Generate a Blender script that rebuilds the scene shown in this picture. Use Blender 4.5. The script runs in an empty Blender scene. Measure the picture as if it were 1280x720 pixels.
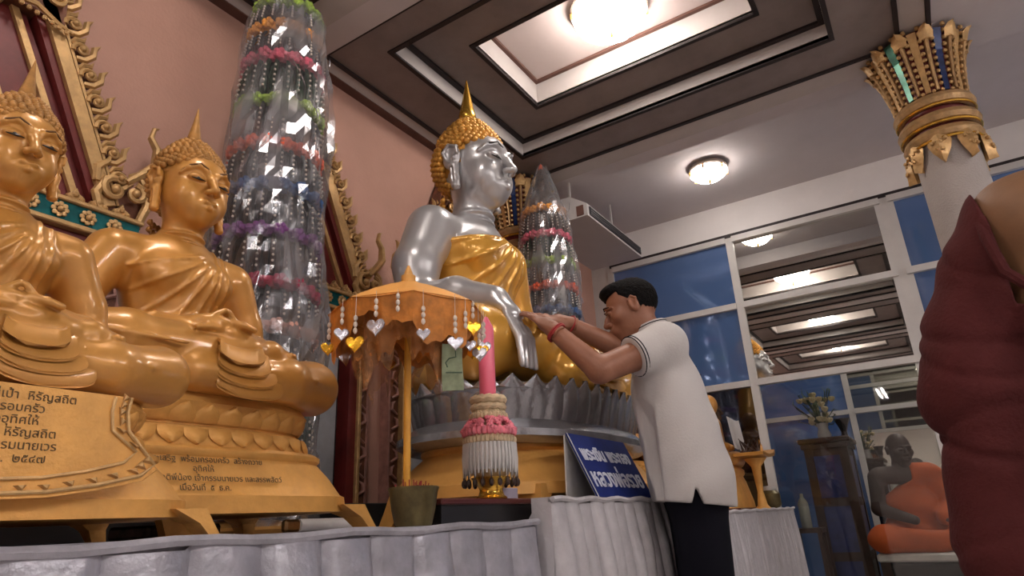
import bpy, bmesh, math, random
import numpy as np
from mathutils import Vector, Matrix, Euler
random.seed(7); np.random.seed(7)
S = bpy.context.scene
PI = math.pi
# ---------------------------------------------------------------- camera
cam_d = bpy.data.cameras.new('camera'); cam = bpy.data.objects.new('camera', cam_d)
S.collection.objects.link(cam); S.camera = cam
cam_d.sensor_width = 36.0; cam_d.lens = 799.3/1280*36; cam_d.clip_start = 0.02
yaw, pitch, roll = math.radians(32.085), math.radians(20.02), math.radians(-2.895)
fw = Vector((math.cos(yaw)*math.cos(pitch), math.sin(yaw)*math.cos(pitch), math.sin(pitch)))
rt = Vector((math.sin(yaw), -math.cos(yaw), 0)); up = rt.cross(fw)
r2 = rt*math.cos(roll)+up*math.sin(roll); u2 = -rt*math.sin(roll)+up*math.cos(roll)
cam.matrix_world = Matrix(((r2.x, u2.x, -fw.x, 0), (r2.y, u2.y, -fw.y, 0), (r2.z, u2.z, -fw.z, 0.82), (0, 0, 0, 1)))
# ---------------------------------------------------------------- world, exposure
W = bpy.data.worlds.new('world'); S.world = W; W.use_nodes = True
W.node_tree.nodes['Background'].inputs[0].default_value = (0.16, 0.22, 0.42, 1)
W.node_tree.nodes['Background'].inputs[1].default_value = 0.25
S.view_settings.view_transform = 'Standard'; S.view_settings.look = 'None'
S.view_settings.exposure = 0.85; S.view_settings.gamma = 1.0; S.view_settings.use_curve_mapping = False
LAMP = 19.0          # emission of the ceiling lamp bowls
FILL_TUBE = 54.0  # emission of the added fill tubes
LAMP_COL = (1.0, 0.91, 0.84)

# ---------------------------------------------------------------- materials
def mat(name, col, rough=0.6, metal=0.0, var=0.12, scale=8.0, bump=0.0, bscale=None, col2=None, spec=0.5, emit=0, alpha=1, sheen=0, trans=0, coat=0):
    m = bpy.data.materials.new(name); m.use_nodes = True; nt = m.node_tree; b = nt.nodes['Principled BSDF']
    b.inputs['Roughness'].default_value = rough; b.inputs['Metallic'].default_value = metal
    b.inputs['Specular IOR Level'].default_value = spec
    if coat: b.inputs['Coat Weight'].default_value = coat; b.inputs['Coat Roughness'].default_value = 0.12
    if sheen: b.inputs['Sheen Weight'].default_value = sheen
    if trans: b.inputs['Transmission Weight'].default_value = trans
    if alpha < 1: b.inputs['Alpha'].default_value = alpha
    if emit:
        b.inputs['Emission Color'].default_value = (*col, 1); b.inputs['Emission Strength'].default_value = emit
    tc = nt.nodes.new('ShaderNodeTexCoord'); n = nt.nodes.new('ShaderNodeTexNoise')
    n.inputs['Scale'].default_value = scale; n.inputs['Detail'].default_value = 5; n.inputs['Roughness'].default_value = 0.6
    nt.links.new(tc.outputs['Object'], n.inputs['Vector'])
    r = nt.nodes.new('ShaderNodeValToRGB'); e = r.color_ramp.elements
    c2 = col2 or tuple(c*(1-var*1.6) for c in col); c1 = col if col2 else tuple(min(1, c*(1+var)) for c in col)
    e[0].position = 0.3; e[1].position = 0.7; e[0].color = (*c2, 1); e[1].color = (*c1, 1)
    nt.links.new(n.outputs['Fac'], r.inputs['Fac']); nt.links.new(r.outputs['Color'], b.inputs['Base Color'])
    if bump:
        n2 = nt.nodes.new('ShaderNodeTexNoise'); n2.inputs['Scale'].default_value = bscale or scale*4; n2.inputs['Detail'].default_value = 4
        nt.links.new(tc.outputs['Object'], n2.inputs['Vector'])
        bp = nt.nodes.new('ShaderNodeBump'); bp.inputs['Strength'].default_value = bump; bp.inputs['Distance'].default_value = 0.01
        nt.links.new(n2.outputs['Fac'], bp.inputs['Height']); nt.links.new(bp.outputs['Normal'], b.inputs['Normal'])
    return m
def mirror_mat(name, col, rough, through=0.0, tcol=(1, 1, 1)):
    m = bpy.data.materials.new(name); m.use_nodes = True; nt = m.node_tree; nt.nodes.remove(nt.nodes['Principled BSDF'])
    g = nt.nodes.new('ShaderNodeBsdfGlossy'); g.inputs['Color'].default_value = (*col, 1); g.inputs['Roughness'].default_value = rough
    t = nt.nodes.new('ShaderNodeBsdfTransparent'); t.inputs['Color'].default_value = (*tcol, 1)
    mx = nt.nodes.new('ShaderNodeMixShader'); mx.inputs[0].default_value = through
    nt.links.new(g.outputs[0], mx.inputs[1]); nt.links.new(t.outputs[0], mx.inputs[2])
    nt.links.new(mx.outputs[0], nt.nodes['Material Output'].inputs['Surface'])
    return m
M = {}
M['pink'] = mat('pink_plaster', (0.54, 0.305, 0.235), 0.75, var=0.06, scale=3, bump=0.25, bscale=60)
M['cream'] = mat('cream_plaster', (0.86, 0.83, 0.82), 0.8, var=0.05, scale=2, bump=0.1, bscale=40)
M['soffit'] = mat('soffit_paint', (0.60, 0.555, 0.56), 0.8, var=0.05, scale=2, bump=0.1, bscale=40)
M['coffer'] = mat('coffer_board', (0.235, 0.195, 0.185), 0.62, var=0.10, scale=6)
M['riser'] = mat('coffer_riser', (0.52, 0.48, 0.46), 0.35, var=0.05, scale=5)
M['panel'] = mat('centre_board', (0.62, 0.53, 0.51), 0.7, var=0.04, scale=4)
M['line'] = mat('dark_bead', (0.018, 0.011, 0.012), 0.6)
M['brownbead'] = mat('brown_bead', (0.13, 0.06, 0.045), 0.6)
M['floor'] = mat('floor_tile', (0.56, 0.52, 0.50), 0.3, var=0.15, scale=2)
M['frame'] = mat('white_frame', (0.62, 0.60, 0.58), 0.4, var=0.04)
M['mirror'] = mirror_mat('mirror_film', (0.66, 0.66, 0.62), 0.015)
def blue_mat():
    m = mirror_mat('dusk_blue_film', (0.34, 0.44, 0.66), 0.06, 0.5); nt = m.node_tree
    mx = [n for n in nt.nodes if n.type == 'MIX_SHADER'][0]; d = nt.nodes.new('ShaderNodeBsdfDiffuse'); d.inputs['Color'].default_value = (0.12, 0.24, 0.54, 1)  # diffuse blue stands in for dusk light coming through the panes
    nt.links.new(d.outputs[0], mx.inputs[2]); return m
M['blue'] = blue_mat()
M['darkpane'] = mirror_mat('dark_pane', (0.30, 0.33, 0.42), 0.04, 0.5, (0.3, 0.25, 0.25))
M['clear'] = mirror_mat('clear_pane', (0.8, 0.8, 0.8), 0.02, 0.96, (0.9, 0.9, 0.88))
M['gold'] = mat('gold_paint', (0.56, 0.262, 0.050), 0.42, 0.28, var=0.10, scale=7, coat=0.5)
M['goldmat'] = mat('gold_matt', (0.70, 0.36, 0.088), 0.52, 0.20, var=0.12, scale=9, bump=0.15, bscale=70)
M['goldhair'] = mat('gold_curls', (0.42, 0.20, 0.045), 0.5, 0.35, var=0.2, scale=30)
M['goldbrow'] = mat('gold_brow', (0.14, 0.06, 0.012), 0.5, 0.2, var=0.1)
M['goldhair2'] = mat('bright_gold_curls', (0.62, 0.30, 0.05), 0.42, 0.35, var=0.2, scale=30)
M['yellow'] = mat('saffron_lacquer', (0.74, 0.38, 0.055), 0.25, 0.35, var=0.08, scale=4, coat=0.5)
M['brightgold'] = mat('bright_gold', (0.85, 0.50, 0.08), 0.22, 0.85, var=0.06)
M['silver'] = mat('silver_paint', (0.52, 0.515, 0.525), 0.30, 0.55, var=0.06, scale=5, coat=0.25)
M['silverfoil'] = mat('silver_wrap', (0.36, 0.36, 0.38), 0.24, 0.75, var=0.2, scale=14, bump=0.5, bscale=22)
M['giltlit'] = mat('carved_gilt', (0.58, 0.36, 0.15), 0.42, 0.4, var=0.15, scale=25, bump=0.2, bscale=90)
M['giltdeep'] = mat('carving_ground', (0.16, 0.055, 0.025), 0.6, 0.1, var=0.3, scale=25)
M['red'] = mat('red_lacquer', (0.16, 0.018, 0.016), 0.45, var=0.2, scale=10)
M['rose'] = mat('rose_carving', (0.40, 0.20, 0.16), 0.55, 0.1, var=0.2, scale=20)
M['teal'] = mat('teal_glass', (0.01, 0.16, 0.17), 0.2, 0.3, var=0.3, scale=20)
M['green'] = mat('green_glass', (0.01, 0.11, 0.06), 0.25, 0.3, var=0.3, scale=20)
M['navy'] = mat('navy_glass', (0.012, 0.03, 0.12), 0.25, 0.2, var=0.3, scale=20)
M['dark'] = mat('dark_opening', (0.012, 0.008, 0.014), 0.6)
M['curtain'] = mat('pale_curtain', (0.50, 0.52, 0.55), 0.8)
M['white'] = mat('off_white', (0.62, 0.60, 0.58), 0.7)
M['shirt'] = mat('white_pique', (0.58, 0.555, 0.54), 0.85, var=0.03, scale=3, bump=0.12, bscale=160)
M['trousers'] = mat('black_cloth', (0.006, 0.006, 0.011), 0.9, spec=0.15)
M['skin'] = mat('brown_skin', (0.30, 0.125, 0.07), 0.5, var=0.08, scale=10, bump=0.08, bscale=90)
M['skin2'] = mat('dark_skin', (0.24, 0.12, 0.055), 0.6, var=0.1, scale=10, bump=0.08, bscale=90)
M['skin3'] = mat('very_dark_skin', (0.055, 0.035, 0.03), 0.6, var=0.1, scale=10)
M['lip'] = mat('lip', (0.20, 0.06, 0.05), 0.5)
M['hair'] = mat('black_hair', (0.006, 0.005, 0.005), 0.85, spec=0.15, var=0.3, scale=60, bump=0.6, bscale=150)
M['robe'] = mat('maroon_robe', (0.082, 0.018, 0.018), 0.92, spec=0.2, var=0.10, scale=14, bump=0.25, bscale=120)
M['robe2'] = mat('orange_robe', (0.50, 0.095, 0.018), 0.85, var=0.10, scale=10, bump=0.2, bscale=80)
M['skirt'] = mat('silver_satin', (0.43, 0.425, 0.475), 0.34, 0.30, var=0.14, scale=22, bump=0.45, bscale=28)
M['skirt2'] = mat('silver_crepe', (0.52, 0.50, 0.52), 0.55, 0.12, var=0.08, scale=22, bump=0.2, bscale=60)
M['pink_wax'] = mat('pink_wax', (0.85, 0.16, 0.25), 0.35, var=0.05, scale=6)
M['pink_petal'] = mat('pink_petals', (0.80, 0.22, 0.28), 0.7, var=0.25, scale=60)
M['cream_bud'] = mat('cream_buds', (0.62, 0.48, 0.30), 0.7, var=0.2, scale=60)
M['olive'] = mat('olive_pot', (0.16, 0.125, 0.05), 0.35, 0.5, var=0.35, scale=14)
M['ash'] = mat('ash', (0.30, 0.24, 0.20), 0.9, var=0.4, scale=60, bump=0.8, bscale=80)
M['tray'] = mat('red_brown_lacquer', (0.10, 0.018, 0.014), 0.3, var=0.1)
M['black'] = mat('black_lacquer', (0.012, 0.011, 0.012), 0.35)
M['signblue'] = mat('sign_blue', (0.008, 0.02, 0.14), 0.6, spec=0.2, var=0.12, scale=20)
M['lettering'] = mat('sign_white', (0.60, 0.62, 0.72), 0.5)
M['ink'] = mat('engraved', (0.13, 0.075, 0.025), 0.7)
M['lavender'] = mat('lavender_card', (0.40, 0.36, 0.45), 0.6)
M['umbrella'] = mat('amber_cloth', (0.78, 0.36, 0.07), 0.6, 0.1, var=0.08, scale=12)
M['valance'] = mat('orange_organza', (0.66, 0.24, 0.035), 0.6, 0.0, var=0.3, scale=20, bump=0.5, bscale=30, alpha=0.9)
M['yellowpole'] = mat('yellow_pole', (0.75, 0.36, 0.04), 0.4)
M['foil'] = mat('silver_foil', (0.62, 0.62, 0.68), 0.22, 0.8, var=0.2, scale=30, bump=0.4, bscale=40)
M['goldfoil'] = mat('gold_foil', (0.80, 0.42, 0.03), 0.22, 0.8, var=0.2, scale=30, bump=0.5, bscale=40)
M['bead'] = mat('pearl_bead', (0.66, 0.58, 0.50), 0.3)
M['note'] = mat('green_note', (0.27, 0.32, 0.20), 0.8, var=0.2, scale=40)
M['noteink'] = mat('green_ink', (0.06, 0.10, 0.06), 0.8)
M['wood'] = mat('dark_wood', (0.055, 0.026, 0.016), 0.5, var=0.3, scale=10)
M['cabblue'] = mat('blue_cloth_pane', (0.03, 0.045, 0.17), 0.3, var=0.25, scale=18)
M['leaf'] = mat('leaf', (0.05, 0.10, 0.03), 0.6, var=0.3)
M['flower'] = mat('cream_flower', (0.70, 0.60, 0.35), 0.7, var=0.2, scale=40)
M['ac'] = mat('ac_shell', (0.50, 0.47, 0.46), 0.45, var=0.03)
M['capgold'] = mat('column_gilt', (0.44, 0.27, 0.12), 0.45, 0.45, var=0.2, scale=25, bump=0.3, bscale=80)
M['shaft'] = mat('column_plaster', (0.40, 0.36, 0.335), 0.85, var=0.05, scale=5, bump=0.5, bscale=120)
M['glassbowl'] = mat('lamp_rim', (0.30, 0.24, 0.20), 0.4, 0.3)
M['lampglow'] = mat('lamp_bowl', LAMP_COL, 0.4, emit=LAMP, var=0.0)
M['fillglow'] = mat('fill_tube_glow', (0.98, 0.92, 0.90), 0.4, emit=FILL_TUBE, var=0.0)
M['eye'] = mat('eye_dark', (0.012, 0.008, 0.006), 0.3)
M['redthread'] = mat('red_thread', (0.32, 0.02, 0.02), 0.7)
M['greyfoil'] = mat('smoky_foil', (0.055, 0.055, 0.06), 0.35, 0.35, var=0.6, scale=40)
M['greenfoil'] = mat('dark_green_foil', (0.03, 0.055, 0.035), 0.35, 0.3, var=0.6, scale=40)
M['bluefoil'] = mat('blue_foil', (0.03, 0.08, 0.18), 0.3, 0.5, var=0.6, scale=40)
M['brownfoil'] = mat('brown_foil', (0.07, 0.04, 0.03), 0.4, 0.3, var=0.6, scale=40)
def wrap_mat():
    m = bpy.data.materials.new('cellophane'); m.use_nodes = True; nt = m.node_tree; nt.nodes.remove(nt.nodes['Principled BSDF'])
    g = nt.nodes.new('ShaderNodeBsdfGlossy'); g.inputs['Roughness'].default_value = 0.16; g.inputs['Color'].default_value = (0.95, 0.95, 1, 1)
    d = nt.nodes.new('ShaderNodeBsdfTranslucent'); d.inputs['Color'].default_value = (0.5, 0.5, 0.52, 1)
    d2 = nt.nodes.new('ShaderNodeBsdfDiffuse'); d2.inputs['Color'].default_value = (0.42, 0.42, 0.44, 1)
    t = nt.nodes.new('ShaderNodeBsdfTransparent')
    a = nt.nodes.new('ShaderNodeMixShader'); b = nt.nodes.new('ShaderNodeMixShader'); c = nt.nodes.new('ShaderNodeMixShader')
    a.inputs[0].default_value = 0.5; nt.links.new(d.outputs[0], a.inputs[1]); nt.links.new(d2.outputs[0], a.inputs[2])
    b.inputs[0].default_value = 0.30; nt.links.new(a.outputs[0], b.inputs[1]); nt.links.new(g.outputs[0], b.inputs[2])
    tc = nt.nodes.new('ShaderNodeTexCoord'); mp = nt.nodes.new('ShaderNodeMapping'); mp.inputs['Scale'].default_value = (1, 1, 0.4)
    mp.inputs['Rotation'].default_value = (0.5, 0.4, 0)
    n = nt.nodes.new('ShaderNodeTexNoise'); n.inputs['Scale'].default_value = 8; n.inputs['Detail'].default_value = 4; n.inputs['Distortion'].default_value = 1.0
    nt.links.new(tc.outputs['Object'], mp.inputs[0]); nt.links.new(mp.outputs[0], n.inputs['Vector'])
    r = nt.nodes.new('ShaderNodeMapRange'); r.inputs[1].default_value = 0.35; r.inputs[2].default_value = 0.75; r.inputs[3].default_value = 0.86; r.inputs[4].default_value = 0.10
    nt.links.new(n.outputs['Fac'], r.inputs[0]); nt.links.new(r.outputs[0], c.inputs[0])
    nt.links.new(b.outputs[0], c.inputs[1]); nt.links.new(t.outputs[0], c.inputs[2])
    bp = nt.nodes.new('ShaderNodeBump'); bp.inputs['Strength'].default_value = 0.5; bp.inputs['Distance'].default_value = 0.01
    nt.links.new(n.outputs['Fac'], bp.inputs['Height']); nt.links.new(bp.outputs[0], g.inputs['Normal'])
    nt.links.new(c.outputs[0], nt.nodes['Material Output'].inputs['Surface'])
    return m
M['wrap'] = wrap_mat()

# ---------------------------------------------------------------- mesh helpers
class MB:
    def __init__(s): s.v = []; s.f = []
    def add(s, vs, fs):
        o = len(s.v); s.v += [tuple(v) for v in vs]; s.f += [tuple(i+o for i in f) for f in fs]; return s
    def box(s, c, d, rz=0, bev=0, rot=None):
        x, y, z = d[0]/2, d[1]/2, d[2]/2
        R = rot if rot is not None else Matrix.Rotation(rz, 3, 'Z')
        if bev:
            b = min(bev, x*.9, y*.9, z*.9); vs = []; 
            for sx, sy, sz in [(a, b_, c_) for a in (-1, 1) for b_ in (-1, 1) for c_ in (-1, 1)]:
                vs += [(sx*(x-b), sy*(y-b), sz*z), (sx*(x-b), sy*y, sz*(z-b)), (sx*x, sy*(y-b), sz*(z-b))]
            bm = bmesh.new(); [bm.verts.new(v) for v in vs]; r = bmesh.ops.convex_hull(bm, input=bm.verts)
            bm.verts.index_update(); vv = [v.co.copy() for v in bm.verts]; ff = [[v.index for v in f.verts] for f in bm.faces]; bm.free()
        else:
            vv = [Vector((a*x, b_*y, c_*z)) for a in (-1, 1) for b_ in (-1, 1) for c_ in (-1, 1)]
            ff = [(0, 1, 3, 2), (4, 6, 7, 5), (0, 4, 5, 1), (2, 3, 7, 6), (0, 2, 6, 4), (1, 5, 7, 3)]
        C = Vector(c); return s.add([R@Vector(v)+C for v in vv], ff)
    def lathe(s, prof, c=(0, 0, 0), n=24, cap=True, wob=None):
        rings = []
        for r, z in prof:
            rings.append([(c[0]+r*(1 if wob is None else wob(2*PI*i/n, z))*math.cos(2*PI*i/n), c[1]+r*(1 if wob is None else wob(2*PI*i/n, z))*math.sin(2*PI*i/n), c[2]+z) for i in range(n)])
        return s.loft(rings, cap)
    def loft(s, rings, cap=True, closed=True):
        n = len(rings[0]); vs = [p for r in rings for p in r]; fs = []
        for j in range(len(rings)-1):
            for i in range(n if closed else n-1):
                k = (i+1) % n; fs.append((j*n+i, j*n+k, (j+1)*n+k, (j+1)*n+i))
        if cap and closed: fs += [tuple(range(n))[::-1], tuple((len(rings)-1)*n+i for i in range(n))]
        return s.add(vs, fs)
    def tube(s, pts, rad, n=8, cap=True, flat=1.0):
        pts = [Vector(p) for p in pts]; rs = rad if hasattr(rad, '__len__') else [rad]*len(pts); rings = []; prev = None
        for i, p in enumerate(pts):
            t = (pts[min(i+1, len(pts)-1)]-pts[max(i-1, 0)]).normalized()
            if prev is None:
                a = Vector((0, 0, 1)) if abs(t.z) < .9 else Vector((0, 1, 0)); u = t.cross(a).normalized()
            else: u = (prev-t*prev.dot(t)).normalized()
            prev = u; w = t.cross(u)
            rings.append([p+u*(rs[i]*math.cos(2*PI*k/n))+w*(rs[i]*flat*math.sin(2*PI*k/n)) for k in range(n)])
        return s.loft(rings, cap)
    def ball(s, c, r, n=10, m=6, sc=(1, 1, 1)):
        rings = []
        for j in range(1, m):
            a = PI*j/m; rings.append([(c[0]+r*sc[0]*math.sin(a)*math.cos(2*PI*i/n), c[1]+r*sc[1]*math.sin(a)*math.sin(2*PI*i/n), c[2]-r*sc[2]*math.cos(a)) for i in range(n)])
        o = len(s.v); s.loft(rings, False)
        s.v += [(c[0], c[1], c[2]-r*sc[2]), (c[0], c[1], c[2]+r*sc[2])]; b = len(s.v)-2
        for i in range(n):
            k = (i+1) % n; s.f.append((b, o+k, o+i)); s.f.append((b+1, o+(m-2)*n+i, o+(m-2)*n+k))
        return s
    def prism(s, poly, y0, y1, bevel=0):   # poly in x,z, extruded along y
        n = len(poly); 
        if bevel:
            cx = sum(p[0] for p in poly)/n; cz = sum(p[1] for p in poly)/n
            return s.loft([[(x, y1, z) for x, z in poly], [(x, y0+bevel, z) for x, z in poly],
                    [(cx+(x-cx)*.86, y0, cz+(z-cz)*.86) for x, z in poly]])
        return s.loft([[(x, y1, z) for x, z in poly], [(x, y0, z) for x, z in poly]])
    def mesh(s, name, m, smooth=False):
        me = bpy.data.meshes.new(name); me.from_pydata(s.v, [], s.f); me.materials.append(m); me.update()
        bm = bmesh.new(); bm.from_mesh(me); bmesh.ops.recalc_face_normals(bm, faces=bm.faces); bm.to_mesh(me); bm.free()
        if smooth:
            me.polygons.foreach_set('use_smooth', [True]*len(me.polygons))
            if smooth != 2:
                try: me.set_sharp_from_angle(angle=math.radians(40))
                except Exception: pass
        return me
    def build(s, name, m, parent=None, smooth=False, loc=None, **kw):
        return link(name, s.mesh(name, m, smooth), parent, loc, **kw)
def link(name, me, parent=None, loc=None, **kw):
    o = bpy.data.objects.new(name, me); S.collection.objects.link(o)
    if parent is not None: o.parent = parent
    if loc is not None: o.location = loc
    for k, v in kw.items(): o[k] = v
    return o
def root(name, label, cat, loc=(0, 0, 0), rz=0, group=None, kind=None, sc=1):
    o = bpy.data.objects.new(name, None); S.collection.objects.link(o); o.location = loc; o.rotation_euler = (0, 0, rz); o.scale = (sc,)*3
    o.empty_display_size = 0.05
    if kind: o['kind'] = kind
    if label: o['label'] = label
    if cat: o['category'] = cat
    if group: o['group'] = group
    return o
def dup(o, parent=None, **kw):
    c = o.copy(); S.collection.objects.link(c)
    if parent is not None: c.parent = parent
    for ch in list(o.children): dup(ch, c)
    return c
def text_mesh(body, size, ext, m, align='CENTER', bold=0.0, sx=1.0):
    c = bpy.data.curves.new('t', 'FONT'); c.body = body; c.size = size; c.extrude = ext; c.align_x = align; c.offset = bold; c.resolution_u = 3
    o = bpy.data.objects.new('t', c); S.collection.objects.link(o)
    me = bpy.data.meshes.new_from_object(o.evaluated_get(bpy.context.evaluated_depsgraph_get()))
    S.collection.objects.unlink(o); bpy.data.objects.remove(o); me.materials.clear(); me.materials.append(m)
    return me

# ---------------------------------------------------------------- implicit surfaces for bodies
class Field:
    def __init__(s, lo, hi, vox):
        s.lo = np.array(lo, float); s.h = vox; s.n = np.ceil((np.array(hi)-s.lo)/vox).astype(int)+1
        s.ax = [s.lo[i]+np.arange(s.n[i])*vox for i in range(3)]; s.V = np.full(s.n, 0.2, np.float32)
    def sub(s, lo, hi, pad):
        a = np.clip(np.floor((np.array(lo)-pad-s.lo)/s.h).astype(int), 0, s.n); b = np.clip(np.ceil((np.array(hi)+pad-s.lo)/s.h).astype(int)+1, 0, s.n)
        sl = tuple(slice(a[i], b[i]) for i in range(3))
        X, Y, Z = np.meshgrid(*[s.ax[i][sl[i]].astype(np.float32) for i in range(3)], indexing='ij', sparse=True)
        return sl, X, Y, Z
    def mix(s, sl, d, k, op):
        v = s.V[sl]
        if op == '-': d = -d; h = np.maximum(k-np.abs(v-d), 0)/max(k, 1e-6); s.V[sl] = np.maximum(v, d)+h*h*k/4
        else: h = np.maximum(k-np.abs(v-d), 0)/max(k, 1e-6); s.V[sl] = np.minimum(v, d)-h*h*k/4
    def cone(s, a, b, ra, rb, k=0.02, op='+', pad=None):
        a = np.array(a, float); b = np.array(b, float); r = max(ra, rb)
        sl, X, Y, Z = s.sub(np.minimum(a, b)-r, np.maximum(a, b)+r, pad or (k+4*s.h+.01)); ab = b-a; L = float(ab@ab)+1e-9
        px, py, pz = X-a[0], Y-a[1], Z-a[2]; t = np.clip((px*ab[0]+py*ab[1]+pz*ab[2])/L, 0, 1)
        d = np.sqrt((px-t*ab[0])**2+(py-t*ab[1])**2+(pz-t*ab[2])**2)-(ra+(rb-ra)*t); s.mix(sl, d, k, op); return s
    def chain(s, pts, rs, k=0.01, op='+'):
        for i in range(len(pts)-1): s.cone(pts[i], pts[i+1], rs[i], rs[i+1], k, op)
        return s
    def ell(s, c, r, k=0.02, op='+', rot=None):
        c = np.array(c, float); r = np.array(r, float); R = max(r) if rot is not None else r
        sl, X, Y, Z = s.sub(c-R, c+R, k+4*s.h+.01); px, py, pz = X-c[0], Y-c[1], Z-c[2]
        if rot is not None:
            m = np.array(Euler(rot).to_matrix().transposed()); px, py, pz = (m[0][0]*px+m[0][1]*py+m[0][2]*pz, m[1][0]*px+m[1][1]*py+m[1][2]*pz, m[2][0]*px+m[2][1]*py+m[2][2]*pz)
        q = np.sqrt((px/r[0])**2+(py/r[1])**2+(pz/r[2])**2); g = np.sqrt((px/r[0]**2)**2+(py/r[1]**2)**2+(pz/r[2]**2)**2)+1e-6
        s.mix(sl, np.where(q > 0.01, q*(q-1)/g, -min(r)), k, op); return s
    def warp(s, lo, hi, fn):           # add a displacement inside a box
        sl, X, Y, Z = s.sub(lo, hi, 0); s.V[sl] += fn(X, Y, Z).astype(np.float32); return s
    def cut(s, fn):                    # keep where fn<0
        X, Y, Z = np.meshgrid(*[a.astype(np.float32) for a in s.ax], indexing='ij', sparse=True); s.V = np.maximum(s.V, fn(X, Y, Z)).astype(np.float32); return s
    def mesh(s, name, m):
        V = s.V.copy(); V[0] = V[-1] = .2; V[:, 0] = V[:, -1] = .2; V[:, :, 0] = V[:, :, -1] = .2
        ins = V < 0; cnt = np.zeros(np.array(ins.shape)-1, np.int8)
        corners = [(i, j, k) for i in (0, 1) for j in (0, 1) for k in (0, 1)]; n = cnt.shape
        for i, j, k in corners: cnt += ins[i:i+n[0], j:j+n[1], k:k+n[2]]
        act = (cnt > 0) & (cnt < 8); idx = np.argwhere(act); vid = np.full(n, -1, np.int32); vid[act] = np.arange(len(idx))
        cv = np.stack([V[idx[:, 0]+i, idx[:, 1]+j, idx[:, 2]+k] for i, j, k in corners], 1)
        acc = np.zeros((len(idx), 3)); w = np.zeros(len(idx)); C = np.array(corners, float)
        for a in range(8):
            for b in range(a+1, 8):
                if abs(C[a]-C[b]).sum() != 1: continue
                va, vb = cv[:, a], cv[:, b]; x = (va < 0) != (vb < 0); t = np.where(x, va/np.where(x, va-vb, 1), 0)
                acc += np.where(x[:, None], C[a]+(C[b]-C[a])*t[:, None], 0); w += x
        P = s.lo+(idx+acc/w[:, None])*s.h; quads = []
        for ax in range(3):
            sh = [slice(1, -1)]*3; a = [slice(1, -1)]*3; b = [slice(1, -1)]*3; a[ax] = slice(0, -1); b[ax] = slice(1, None)
            A = ins[tuple(a)]; B = ins[tuple(b)]; e = np.argwhere(A != B); 
            o = np.ones(3, int); o[ax] = 0; e = e+o; up_ = ins[e[:, 0], e[:, 1], e[:, 2]]
            u = np.zeros(3, int); v = np.zeros(3, int); u[(ax+1) % 3] = 1; v[(ax+2) % 3] = 1
            g = lambda q: vid[q[:, 0], q[:, 1], q[:, 2]]
            q = np.stack([g(e-u-v), g(e-v), g(e), g(e-u)], 1); q[~up_] = q[~up_][:, ::-1]; quads.append(q)
        Q = np.concatenate(quads); Q = Q[(Q >= 0).all(1)]
        me = bpy.data.meshes.new(name); me.vertices.add(len(P)); me.vertices.foreach_set('co', P.astype(np.float32).ravel())
        me.loops.add(Q.size); me.loops.foreach_set('vertex_index', Q.astype(np.int32).ravel())
        me.polygons.add(len(Q)); me.polygons.foreach_set('loop_start', np.arange(0, Q.size, 4, dtype=np.int32))
        me.update(calc_edges=True); me.validate(); me.polygons.foreach_set('use_smooth', [True]*len(me.polygons)); me.materials.append(m)
        return me

# ================================================================ SETTING
GX = 4.84; WY = 2.2; CZ = 3.02
def st(name, mb, m, parent=None, smooth=False, **kw):
    o = mb.build(name, M[m], parent, smooth, **kw)
    if parent is None: o['kind'] = 'structure'
    return o
st('floor', MB().box((1.5, -1.9, -0.05), (16, 8.6, 0.1)), 'floor')
wl = st('wall_left', MB().box((-0.5, WY+0.06, 1.65), (10.7, 0.12, 3.3)), 'pink')
wc = MB().box((GX+0.03, 2.11, 1.65), (0.06, 0.18, 3.3)); st('trim_1', wc, 'frame')
st('wall_back', MB().box((-6.06, -1.9, 1.65), (0.12, 8.6, 3.3)), 'cream')
st('wall_right', MB().box((1.5, -6.06, 1.65), (15.2, 0.12, 3.3)), 'cream')
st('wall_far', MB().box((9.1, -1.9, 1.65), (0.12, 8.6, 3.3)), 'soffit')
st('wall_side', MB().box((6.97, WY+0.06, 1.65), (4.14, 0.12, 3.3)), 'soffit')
st('wall_front', MB().box((GX+0.05, -1.9, 3.07), (0.1, 8.4, 0.42)), 'cream')          # lintel wall above the glazing
# ceiling: solid slab above, coffered bays below it
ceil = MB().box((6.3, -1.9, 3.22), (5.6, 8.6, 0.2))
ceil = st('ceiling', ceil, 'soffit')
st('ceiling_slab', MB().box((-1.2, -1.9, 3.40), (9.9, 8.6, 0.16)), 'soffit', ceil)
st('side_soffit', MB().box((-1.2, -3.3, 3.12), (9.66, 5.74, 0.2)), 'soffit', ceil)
Y0, Y1 = -0.31, 2.09
cove = MB().loft([[(-6, -0.31, CZ), (3.63, -0.31, CZ), (3.63, -0.42, CZ-0.02), (-6, -0.42, CZ-0.02)], [(-6, -0.31, CZ+.3), (3.63, -0.31, CZ+.3), (3.63, -0.42, CZ+.3), (-6, -0.42, CZ+.3)]])
st('long_cove', cove, 'riser', ceil)
st('long_bead', MB().box((-1.2, -0.432, CZ-0.015), (9.66, 0.02, 0.03)), 'line', ceil)
st('wall_cove', MB().loft([[(-6, 2.09, CZ), (3.37, 2.09, CZ), (3.37, 2.145, CZ-0.02), (-6, 2.145, CZ-0.02)], [(-6, 2.09, CZ+.3), (3.37, 2.09, CZ+.3), (3.37, 2.145, CZ+.3), (-6, 2.145, CZ+.3)]]), 'riser', ceil)
st('wall_cornice', MB().box((-1.3, 2.172, CZ), (9.4, 0.055, 0.05)), 'brownbead', ceil)
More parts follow.
